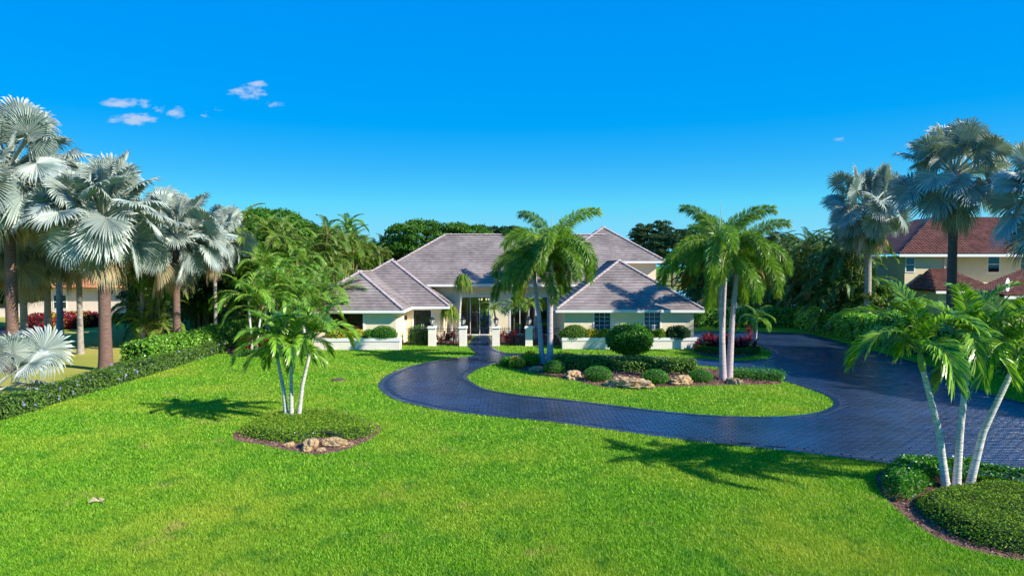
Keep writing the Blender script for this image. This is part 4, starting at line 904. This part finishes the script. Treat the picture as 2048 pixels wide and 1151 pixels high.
def ball(loc, rx, ry, rz, dens, leaf, mats, label, cat='shrub', group=None, seed=0, zc=None, bumps=.06, flowers=0, name='shrub', stems=False, jit=1.15):
    r = np.random.default_rng(seed); h = empty(name, loc, label, cat, group); zc = rz*.8 if zc is None else zc
    n = int(4*math.pi*((rx*ry)**1.6/2 + (rx*rz)**1.6/2)**(1/1.6)*dens); d = unit(r.normal(0, 1, (n, 3)))
    P = d*[rx, ry, rz]; k = 1 + (vnoise(P, 2.2/max(rx, .3), seed)*bumps + r.normal(0, .03, n) - r.exponential(.04, n)); P = P*k[:, None] + [0, 0, zc]
    ok_ = P[:, 2] > .02; P, d = P[ok_], d[ok_]; V, F = leaves(P, d/[rx, ry, rz], leaf, leaf*.55, jit); mb = MB().add(V, F, 0)
    if flowers:
        q = r.choice(len(P), int(len(P)*flowers)); V, F = leaves(P[q]+d[q]*.03, d[q], leaf*.9, leaf*.8, .6); mb.add(V, F, 1)
    put('foliage', mb.mesh('foliage', mats), h)
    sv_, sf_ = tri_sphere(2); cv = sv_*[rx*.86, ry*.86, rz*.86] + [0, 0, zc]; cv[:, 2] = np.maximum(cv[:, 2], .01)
    put('dark_core', MB().add(cv, sf_).mesh('dark_core', 'core', True), h)
    if stems:
        for i in range(6):
            a = i*1.05; put('stem', MB().tube([(.1*math.cos(a), .1*math.sin(a), 0), (.25*rx*math.cos(a), .25*ry*math.sin(a), zc*.45), (.5*rx*math.cos(a), .5*ry*math.sin(a), zc*.8)], [.045, .035, .02], 6).mesh('stem', 'bark'), h)
    return h
# left boundary
ya, yb = 22, 49
hedge(-20.4, 20, -20.4, 47.5, 1.15, .75, 260, .12, ['lowhedge', 'purple'], 'long low dark hedge with lilac flowers along the left lawn edge', 1, .012)
hedge(-21.9, 39.5, -21.0, 53.5, 1.7, 1.55, 190, .19, 'clusia', 'glossy bright green hedge behind the low flowering hedge on the left', 2, lw=.11)
# right boundary
hedge(16.2, 66.2, 27.2, 66.2, 1.6, 1.7, 110, .22, 'clusia', 'glossy green hedge closing the far end of the drive', 3, lw=.13)
hedge(27.9, 65, 27.9, 50.5, 1.8, 2.0, 110, .22, 'clusia', 'shaded tall hedge along the right side, far stretch under the pale-trunk palm', 4, lw=.13)
hedge(27.9, 50.3, 27.9, 28, 1.8, 2.5, 110, .2, 'clusia', 'tall hedge along the right side, near stretch behind the white-trunked palms', 5, lw=.12)
# island
hedge(2.6, 40.0, 10.3, 38.2, 1.5, .68, 260, .15, 'lowhedge', 'long loose dark green hedge across the drive island', 6, bool(0))
hedge(11.9, 36.6, 14.2, 35.6, 1.1, .42, 420, .08, 'box', 'low hedge on the island right of the foxtail pair', 7)
IB = 'clipped ball shrubs on the island'
for i, (px, py, r_, lab) in enumerate(((1110, 747, .66, 'clipped green ball shrub at the foot of the left foxtail pair'), (1198, 763, .72, 'clipped green ball shrub between the two largest island rocks'),
                                       (1313, 769, .70, 'clipped green ball shrub right of the largest island rock'), (1405, 765, .62, 'clipped green ball shrub left of the right foxtail pair'))):
    g = G(px, py); ball((g[0], g[1]+.4, 0), r_, r_*.85, r_*.62, 900, .055, 'box', lab, 'shrub', IB, 10+i, r_*.40)
for i, (px, py, r_, mt, lab) in enumerate(((1033, 736, .45, 'gold', 'golden yellow shrub at the left tip of the island bed'), (1015, 733, .4, 'box', 'small dark green shrub at the very left tip of the island bed'), (1060, 731, .55, 'cover', 'loose green shrub beside the golden shrub'))):
    g = G(px, py); ball((g[0], g[1]+.3, 0), r_, r_, r_*.8, 500, .11, mt, lab, 'shrub', None, 20+i, bumps=.2)
g = G(1266, 728)
ball((g[0], g[1]+1.0, 0), 1.38, 1.3, .86, 260, .17, 'box', 'large rounded topiary shrub on bare stems behind the island hedge', 'shrub', None, 25, 1.38, .16, stems=True, name='topiary_shrub', jit=1.4)
# red bed on the right
def ring_hedge(c, rx, ry, Wd, Hh, label, mat='box', seed=0):
    r = np.random.default_rng(seed); h = empty('ring_hedge', (c[0], c[1], 0), label, 'hedge'); n = 9000
    a = r.uniform(0, 2*np.pi, n); off = r.uniform(-Wd/2, Wd/2, n); sd = r.uniform(0, 1, n); z = np.where(sd < .5, Hh, r.uniform(0, Hh, n)); off = np.where(sd < .5, off, np.where(sd < .8, Wd/2, -Wd/2))
    d = np.stack([np.cos(a), np.sin(a)], 1); P = np.column_stack([d[:, 0]*(rx+off), d[:, 1]*(ry+off), z + r.normal(0, .02, n)])
    Nn = np.column_stack([d*np.sign(off)[:, None]*(sd >= .5)[:, None], np.where(sd < .5, 1, .2)])
    V, F = leaves(P, Nn, .075, .045, .8); put('foliage', MB().add(V, F).mesh('foliage', mat), h)
    q = np.linspace(0, 2*np.pi, 41)[:-1]; mb = MB(); Vc = []
    for t in q:
        for o, zz_ in ((-Wd*.4, 0), (-Wd*.4, Hh-.06), (Wd*.4, Hh-.06), (Wd*.4, 0)): Vc.append((math.cos(t)*(rx+o), math.sin(t)*(ry+o), zz_))
    Fc = [[i*4+k, ((i+1) % 40)*4+k, ((i+1) % 40)*4+k+1, i*4+k+1] for i in range(40) for k in range(3)]
    put('dark_core', mb.add(Vc, Fc).mesh('dark_core', 'core'), h)
cR = G(1455, 703); ring_hedge((cR[0], cR[1]+.1), 1.9, 1.7, .6, .42, 'low clipped ring hedge round the red cordyline bed', seed=3)
def spiky(loc, n, L, w, mat, label, group, seed, hgt=.5, canes=5, spread=.35):
    r = np.random.default_rng(seed); p = empty('cordyline', loc, label, 'shrub', group); P, D, Nn = [], [], []
    st = MB()
    for c in range(canes):
        bx, by = r.normal(0, spread, 2); h = hgt*r.uniform(.5, 1.2); st.tube([(bx*.5, by*.5, 0), (bx, by, h)], [.02, .015], 5)
        a = r.uniform(0, 2*np.pi, n); e = r.uniform(-.1, 1.45, n); d = np.stack([np.cos(a)*np.cos(e), np.sin(a)*np.cos(e), np.sin(e)], 1)
        P.append(np.tile([bx, by, h], (n, 1)) + np.column_stack([0*a, 0*a, r.uniform(-.25, .05, n)])); D.append(d); Nn.append(np.stack([-np.cos(a)*np.sin(e), -np.sin(a)*np.sin(e), np.cos(e)], 1))
    P, D, Nn = np.vstack(P), np.vstack(D), np.vstack(Nn); V, F = kites(P, D, Nn, L*r.uniform(.7, 1.2, len(P)), w, .35)
    put('canes', st.mesh('canes', 'bark'), p); put('foliage', MB().add(V, F).mesh('foliage', mat), p)
RB = 'red cordylines in the right ring bed'
for i in range(11):
    a = i*2.399; q = 1.35*math.sqrt((i+.3)/11); spiky((cR[0]+q*math.cos(a), cR[1]+.1+q*math.sin(a)*.9, 0), 34, .5, .11, 'red', 'dark red cordyline inside the right ring hedge', RB, 100+i, .75)
spiky((cR[0]+1.45, cR[1]-.2, 0), 34, .45, .1, 'red', 'taller dark red cordyline at the right rim of the ring bed', RB, 130, 1.35, 3, .1)
# red bed on the left
LB = 'red and orange shrubs in the left bed'
for i, (px, D, mt, h_, lab) in enumerate(((485, 46.2, 'red', .8, 'bright red cordyline at the left end of the left bed'), (505, 46.6, 'red', .7, 'red cordyline next to the leftmost in the left bed'), (530, 46.4, 'red', .55, 'dark red cordyline in the left bed before the orange croton'),
                                     (545, 47, 'orange', 1.0, 'orange croton shrub seen left of the white palm trunks'), (575, 46.8, 'orange', 1.1, 'orange croton shrub seen between the white palm trunks'), (598, 46.6, 'red', .6, 'red cordyline right of the orange crotons'))):
    spiky((gx(px, D), D, 0), 40, .5, .13, mt, lab, LB, 140+i, h_, 6, .35)
hedge(gx(472, 44.6), 44.8, gx(612, 44.6), 44.9, .8, .5, 420, .08, 'box', 'low clipped hedge in front of the red and orange shrubs', 15)
# planter planting
def planter_plant(px, D, mt, rx, rz, lab, leaf=.12, seed=0, z=.68, group='planter shrubs', dens=420, dy=0): ball((gx(px, D), D+dy, z), rx, min(.42, rx), rz, dens, leaf, mt, lab, 'shrub', group, seed, rz*.7, .12)
planter_plant(767, 48.6, 'box', 1.0, .62, 'clipped round green shrub on the left planter', .07, 1, .62, dens=800, dy=-.1)
for i, (px, mt, rx, lab) in enumerate(((672, 'gold', .75, 'golden shrub on the left planter behind the white-trunked palm'), (712, 'gold', .7, 'golden shrub on the left planter under the shuttered window'), (738, 'box', .4, 'small green shrub between golden and round shrubs on the left planter'))): planter_plant(px, 48.6, mt, rx, .42, lab, .12, 5+i)
planter_plant(1147, 49.0, 'lowhedge', .95, .62, 'loose dark green shrub at the left end of the right planter', .11, 9, .62, dens=600, dy=-.1)
for i, (px, mt, rx, lab) in enumerate(((1185, 'gold', .6, 'golden shrub on the right planter left of the first window'), (1212, 'gold', .55, 'golden shrub on the right planter under the first window'), (1296, 'gold', .5, 'golden shrub on the right planter under the second window'), (1320, 'cover', .5, 'green shrub on the right planter right of the second window'))): planter_plant(px, 49.0, mt, rx, .42, lab, .12, 12+i)
planter_plant(1357, 49.0, 'treed', .95, .6, 'dark shaded shrub at the right end of the right planter', .1, 17, .62, dens=600, dy=-.1)
hedge(-7.75, 51.4, -6.05, 51.4, .9, 1.25, 520, .08, 'box', 'squarely clipped box hedge before the front door', 18)
for i, (x, y, lab) in enumerate(((-5.3, 51.3, 'red shrub behind the fence right of the leftmost pillar'), (-4.4, 51.4, 'darker red shrub behind the fence left of the gate'), (-.6, 51.3, 'red shrub behind the fence right of the gate'), (.1, 51.5, 'red shrub in the right courtyard bed before the rightmost pillar'))):
    spiky((x, y, 0), 30, .4, .08, 'red', lab, 'red courtyard shrubs', 160+i, .7, 7, .25)
# ground cover in the two tree beds
def cover(loop, hgt, dens, leaf, mats, label, seed, flowers=0, name='ground_cover', edge=.5, core=True):
    r = np.random.default_rng(seed); lo, hi = loop.min(0), loop.max(0); n = int(np.prod(hi-lo)*dens); P = r.uniform(lo, hi, (n, 2)); P = P[inside(P, loop)]
    d = dist_to(P, loop); z = hgt*np.clip(d/edge, 0, 1)**.5*(1 + .18*vnoise(np.column_stack([P, 0*d]), 1.2, seed)); c = loop.mean(0)
    o = empty(name, (c[0], c[1], 0), label, 'ground cover'); P3 = np.column_stack([P - c, z*r.uniform(.75, 1.05, len(P))])
    V, F = leaves(P3, np.column_stack([(P-c)*.15/(np.abs(hi-lo).max()), np.ones(len(P))]), leaf, leaf*.6, .9); mb = MB().add(V, F, 0)
    if flowers:
        q = r.choice(len(P3), int(len(P3)*flowers)); V, F = leaves(P3[q]+[0, 0, .04], np.tile([0, 0, 1.], (len(q), 1)), leaf*.7, leaf*.6, .6); mb.add(V, F, 1)
    tag(put('foliage', mb.mesh('foliage', mats), o), kind='stuff')
    if not core: return
    inner = loop + (c-loop)*.06; cs = MB(); q = len(inner); top = c + (inner-c)*.86
    cs.add(np.vstack([np.column_stack([inner-c, np.full(q, .01)]), np.column_stack([top-c, np.full(q, hgt*.72)])]), [[i, (i+1) % q, q+(i+1) % q, q+i] for i in range(q)] + [list(range(q, 2*q))])
    m_2 = cs.mesh('dark_core', 'core'); put('dark_core', m_2, o)
cover(loop_px([(474, 866), (515, 840), (590, 824), (695, 829), (754, 857), (738, 875), (690, 881), (640, 876), (590, 887), (530, 882), (492, 875)]), .26, 900, .06, ['cover', 'petal'], 'low green ground cover round the left white-trunked palm', 1, .004)
cover(loop_px([(1832, 1006), (1844, 1032), (1900, 1070), (1980, 1100), (2100, 1117), (2220, 1100), (2200, 1010), (2080, 985), (1990, 978), (1890, 984)]), .42, 1100, .055, 'cover', 'mounded yellow-green ground cover below the right white-trunked palm', 2)
cover(loop_px([(1765, 960), (1775, 990), (1810, 1006), (1842, 990), (1880, 968), (1960, 968), (2080, 982), (2130, 980), (2048, 966), (1930, 950), (1850, 940), (1795, 942)]), .5, 1500, .09, ['box', 'petal'], 'taller leafy cover with small white flowers at the back of the right bed', 3, .02, edge=.3, core=False)
# rocks
def rock(loc, sx, sy, sz, label, seed, group):
    V, F = tri_sphere(4); k = 1 + .22*vnoise(V, 1.6, seed) - .5*np.abs(vnoise(V*[1, 1, 1.8], 2.6, seed+1)) - .22*np.abs(vnoise(V*[1, 1, 2.2], 6.5, seed+2)) + .05*vnoise(V, 18, seed+3) + .25
    V = V*k[:, None]; V = np.sign(V)*np.abs(V)**.85*[sx*1.05, sy, sz*.86]; V[:, 2] = np.maximum(V[:, 2], -.06)
    o = put('rock', MB().add(V, F).mesh('rock', 'rock'), None, (loc[0], loc[1], .02), (0, 0, seed*1.3)); tag(o, label, 'rock', group)
IR, LR = 'rocks on the drive island', 'rocks in the left tree bed'
for px, py, sx, sz, lab, sd in ((1148, 757, .62, .42, 'brown limestone rock between the two left ball shrubs', 1), (1260, 775, 1.05, .5, 'largest pale brown limestone rock on the island', 2), (1366, 768, .68, .42, 'dark brown limestone rock right of the third ball shrub', 3),
                                (1472, 768, .45, .3, 'small grey rock at the foot of the right foxtail pair', 4), (1074, 744, .4, .3, 'small tan rock near the golden shrub', 5)):
    g = G(px, py); rock((g[0], g[1]+.25), sx, sx*.6, sz, lab, sd, IR)
for px, py, s, lab, sd in ((619, 896, .42, 'larger cream rock in the left tree bed', 11), (667, 892, .40, 'cream rock beside the larger one in the left tree bed', 12), (577, 893, .2, 'small grey rock at the left end of the bed rocks', 13), (699, 891, .15, 'small pale rock at the right end of the bed rocks', 14), (640, 903, .16, 'low pale stone in front of the bed rocks', 15)):
    g = G(px, py); rock((g[0], g[1]+.1), s, s*.6, s*.62, lab, sd, LR)

# ------------------------------------------------------------------ neighbours' houses
def barrel(mb, poly, tw=.30, tc=.42):
    o, u, v, n = frame(poly); P2 = [((p-o)@u, (p-o)@v) for p in poly]; U = [p[0] for p in P2]; Vv = [p[1] for p in P2]; x = min(U)
    while x < max(U):
        y = 0
        while y < max(Vv):
            if all(len(clip([(x+.02, y+.02), (x+tw-.02, y+.02), (x+tw-.02, y+tc-.05), (x+.02, y+tc-.05)], P2)) >= 3 for _ in (0,)):
                c = clip([(x, y), (x+tw, y), (x+tw, y+tc), (x, y+tc)], P2); xs_ = [p[0] for p in c]; ys_ = [p[1] for p in c]
                x0, x1, y0, y1 = min(xs_), max(xs_), min(ys_), max(ys_); q = np.linspace(0, math.pi, 6); V = []
                for yy_, lf in ((y0, .04), (y1, .0)):
                    for a in q: V.append(o + u*((x0+x1)/2 - (x1-x0)/2*.95*math.cos(a)) + v*yy_ + n*(.02 + lf + .085*math.sin(a)))
                mb.add(V, [[i, i+1, 7+i, 6+i] for i in range(5)] + [list(range(5, -1, -1))])
            y += tc
        x += tw
def neighbour(name, label, root, blocks, roofs, wins, wallm, tilem, extra=None):
    h = empty(name, root, label, 'house')
    for b in blocks: wput('wall', MB().box(*b).mesh('wall', wallm), h)
    dk = MB(); tl = MB()
    for p, t in roofs:
        dk.poly(p)
        if t: barrel(tl, p)
    rf = wput('roof', dk.mesh('roof', tilem), h); tag(put('barrel_tiles', tl.mesh('barrel_tiles', tilem), rf), kind='stuff')
    for x0, x1, y, z0, z1 in wins:
        w = wput('window', MB().box(x0-.08, x1+.08, y-.05, y-.001, z0-.08, z0).box(x0-.08, x1+.08, y-.05, y-.001, z1, z1+.08).box(x0-.08, x0, y-.05, y-.001, z0, z1).box(x1, x1+.08, y-.05, y-.001, z0, z1).box(x0, x1, y-.045, y-.002, (z0+z1)/2-.03, (z0+z1)/2+.03).mesh('window', 'white'), h)
        put('pane', MB().box(x0, x1, y-.02, y-.004, z0, (z0+z1)/2-.03).mesh('pane', 'darkglass'), w); put('pane', MB().box(x0, x1, y-.02, y-.004, (z0+z1)/2+.03, z1).mesh('pane', 'darkglass'), w)
    return h
P3 = hip
e1 = 6.95
nr = neighbour('neighbour_house', 'yellow two-storey house with red barrel-tile roof behind the right hedge', (45, 62, 0),
    [(35.2, 38.8, 61.2, 75, 0, 6.8), (38.8, 58, 62, 75, 0, 6.79), (35.8, 40.2, 57.3, 61.19, 0, 3.7), (38.4, 56, 52.8, 61.99, 0, 3.5)],
    [([P3(34.4, 60.6, e1), P3(60, 60.6, e1), P3(52, 67.2, 10.6), P3(41.2, 67.2, 10.6)], True), ([P3(34.4, 76, e1), P3(34.4, 60.6, e1), P3(41.2, 67.2, 10.6), P3(41.2, 70, 10.6)], False),
     ([P3(35.3, 56.7, 3.85), P3(40.6, 56.7, 3.85), P3(38.6, 60.9, 5.6), P3(37.3, 60.9, 5.6)], True), ([P3(35.3, 61.1, 3.85), P3(35.3, 56.7, 3.85), P3(37.3, 60.9, 5.6)], True), ([P3(40.6, 56.7, 3.85), P3(40.6, 61.1, 3.85), P3(38.6, 60.9, 5.6)], True),
     ([P3(37.6, 52.0, 3.65), P3(57, 52.0, 3.65), P3(51, 58, 5.6), P3(43.6, 58, 5.6)], True), ([P3(37.6, 56.6, 3.65), P3(37.6, 52, 3.65), P3(43.6, 58, 5.6), P3(43.6, 58.1, 5.6)], True)],
    [(43.2, 44.2, 62, 5.35, 6.75), (46.2, 47.6, 62, 5.5, 6.75), (35.3, 36.0, 61.2, 5.4, 6.6)], 'nwall', 'redtile')
for a, b in (((34.3, 60.55), (60, 60.55)),): wput('fascia', MB().box(a[0], b[0], a[1]-.04, a[1]+.08, e1-.24, e1-.02).mesh('fascia', 'white'), nr)
wput('fascia', MB().box(35.2, 40.7, 56.6, 56.7, 3.62, 3.83).mesh('fascia', 'white'), nr); wput('fascia', MB().box(37.5, 57, 51.9, 52, 3.42, 3.63).mesh('fascia', 'white'), nr)
wput('downpipe', MB().tube([(38.7, 61.1, 0), (38.7, 61.1, 6.8)], .06, 6).mesh('downpipe', 'white'), nr)
dv = [(.42*r_*math.cos(a), .3*r_*r_*.5, .42*r_*math.sin(a)*1.25) for r_ in (0, .5, 1) for a in np.linspace(0, 2*np.pi, 17)[:-1]]
dish = empty('satellite_dish', (37.9, 52.4, 3.85), 'white satellite dish on the neighbour roof corner', 'satellite dish', rz=.6)
put('reflector', MB().add(np.array(dv)*[1, -1, 1]+[0, 0, .65], [[i*16+k, i*16+(k+1) % 16, (i+1)*16+(k+1) % 16, (i+1)*16+k] for i in (0, 1) for k in range(16)]).mesh('reflector', 'dish', True), dish)
put('mast', MB().tube([(0, .1, -.2), (0, .08, .65)], .03, 6).mesh('mast', 'dish'), dish); put('feed_arm', MB().tube([(0, 0, .2), (0, -.5, .5)], .015, 5).mesh('feed_arm', 'dish'), dish)
e2 = 3.35
neighbour('neighbour_house', 'pale pink house with orange barrel-tile roof behind the left silver palms', (-50, 78, 0), [(-62, -40, 78, 92, 0, 3.3)],
    [([P3(-63, 77, e2), P3(-39, 77, e2), P3(-45, 83.5, 6.6), P3(-56, 83.5, 6.6)], True), ([P3(-39, 77, e2), P3(-39, 93, e2), P3(-45, 87, 6.6), P3(-45, 83.5, 6.6)], True), ([P3(-63, 93, e2), P3(-63, 77, e2), P3(-56, 83.5, 6.6)], False)],
    [(-44.2, -42.8, 78, 1.0, 2.5), (-52.4, -51, 78, 1.0, 2.5), (-59, -57.5, 78, 1.0, 2.5)], 'pinkwall', 'orangetile')
NR = 'red shrubs before the left neighbour house'
for i, (px, D) in enumerate(((75, 62), (100, 63), (128, 64), (152, 65), (178, 66))):
    ball((gx(px, D), D, 0), 1.2, .9, .85, 150, .2, ['red', 'gold'] if i % 2 else 'red', ['red shrub at the far left before the neighbour house', 'red and yellow shrub second from the left, neighbour garden', 'red shrub beside the smooth pale palm trunk', 'red and yellow shrub right of the smooth pale trunk', 'red shrub nearest the thick brown palm trunk'][i], 'shrub', NR, 200+i, flowers=.3 if i % 2 else 0, bumps=.2)
hedge(gx(225, 70), 70, gx(300, 70), 72, 1.2, 1.0, 120, .16, 'treed', 'dark low hedge under the neighbour house window', 30)

# ------------------------------------------------------------------ small things on the lawn
g = G(677, 760)
dc = MB(); q = np.linspace(0, 2*np.pi, 25)[:-1]
dc.add([(.36*math.cos(a), .36*math.sin(a), .05) for a in q] + [(.38*math.cos(a), .38*math.sin(a), .0) for a in q], [list(range(24))] + [[24+i, 24+(i+1) % 24, (i+1) % 24, i] for i in range(24)])
tag(put('drain_cover', dc.mesh('drain_cover', 'bark'), None, (g[0], g[1], .012)), 'round dark drain cover set in the left lawn', 'drain cover')
g = G(203, 1006)
fl = MB()
for i in range(6):
    a = R(95+i*22); L = .20 + .05*(i % 3)
    fl.add(np.array([(0, 0, .05), (.5*L*math.cos(a)-.035, .5*L*math.sin(a), .10+.02*i), (L*math.cos(a), L*math.sin(a), .06), (.5*L*math.cos(a)+.035, .5*L*math.sin(a), .09)]), [[0, 1, 2, 3]])
fl.tube([(0, 0, .05), (.12, -.12, .06)], [.03, .012], 5)
tag(put('fallen_leaf', fl.mesh('fallen_leaf', 'bisold'), None, (g[0], g[1], 0)), 'dry whitish fallen palm leaf scrap lying on the near left lawn', 'leaf')
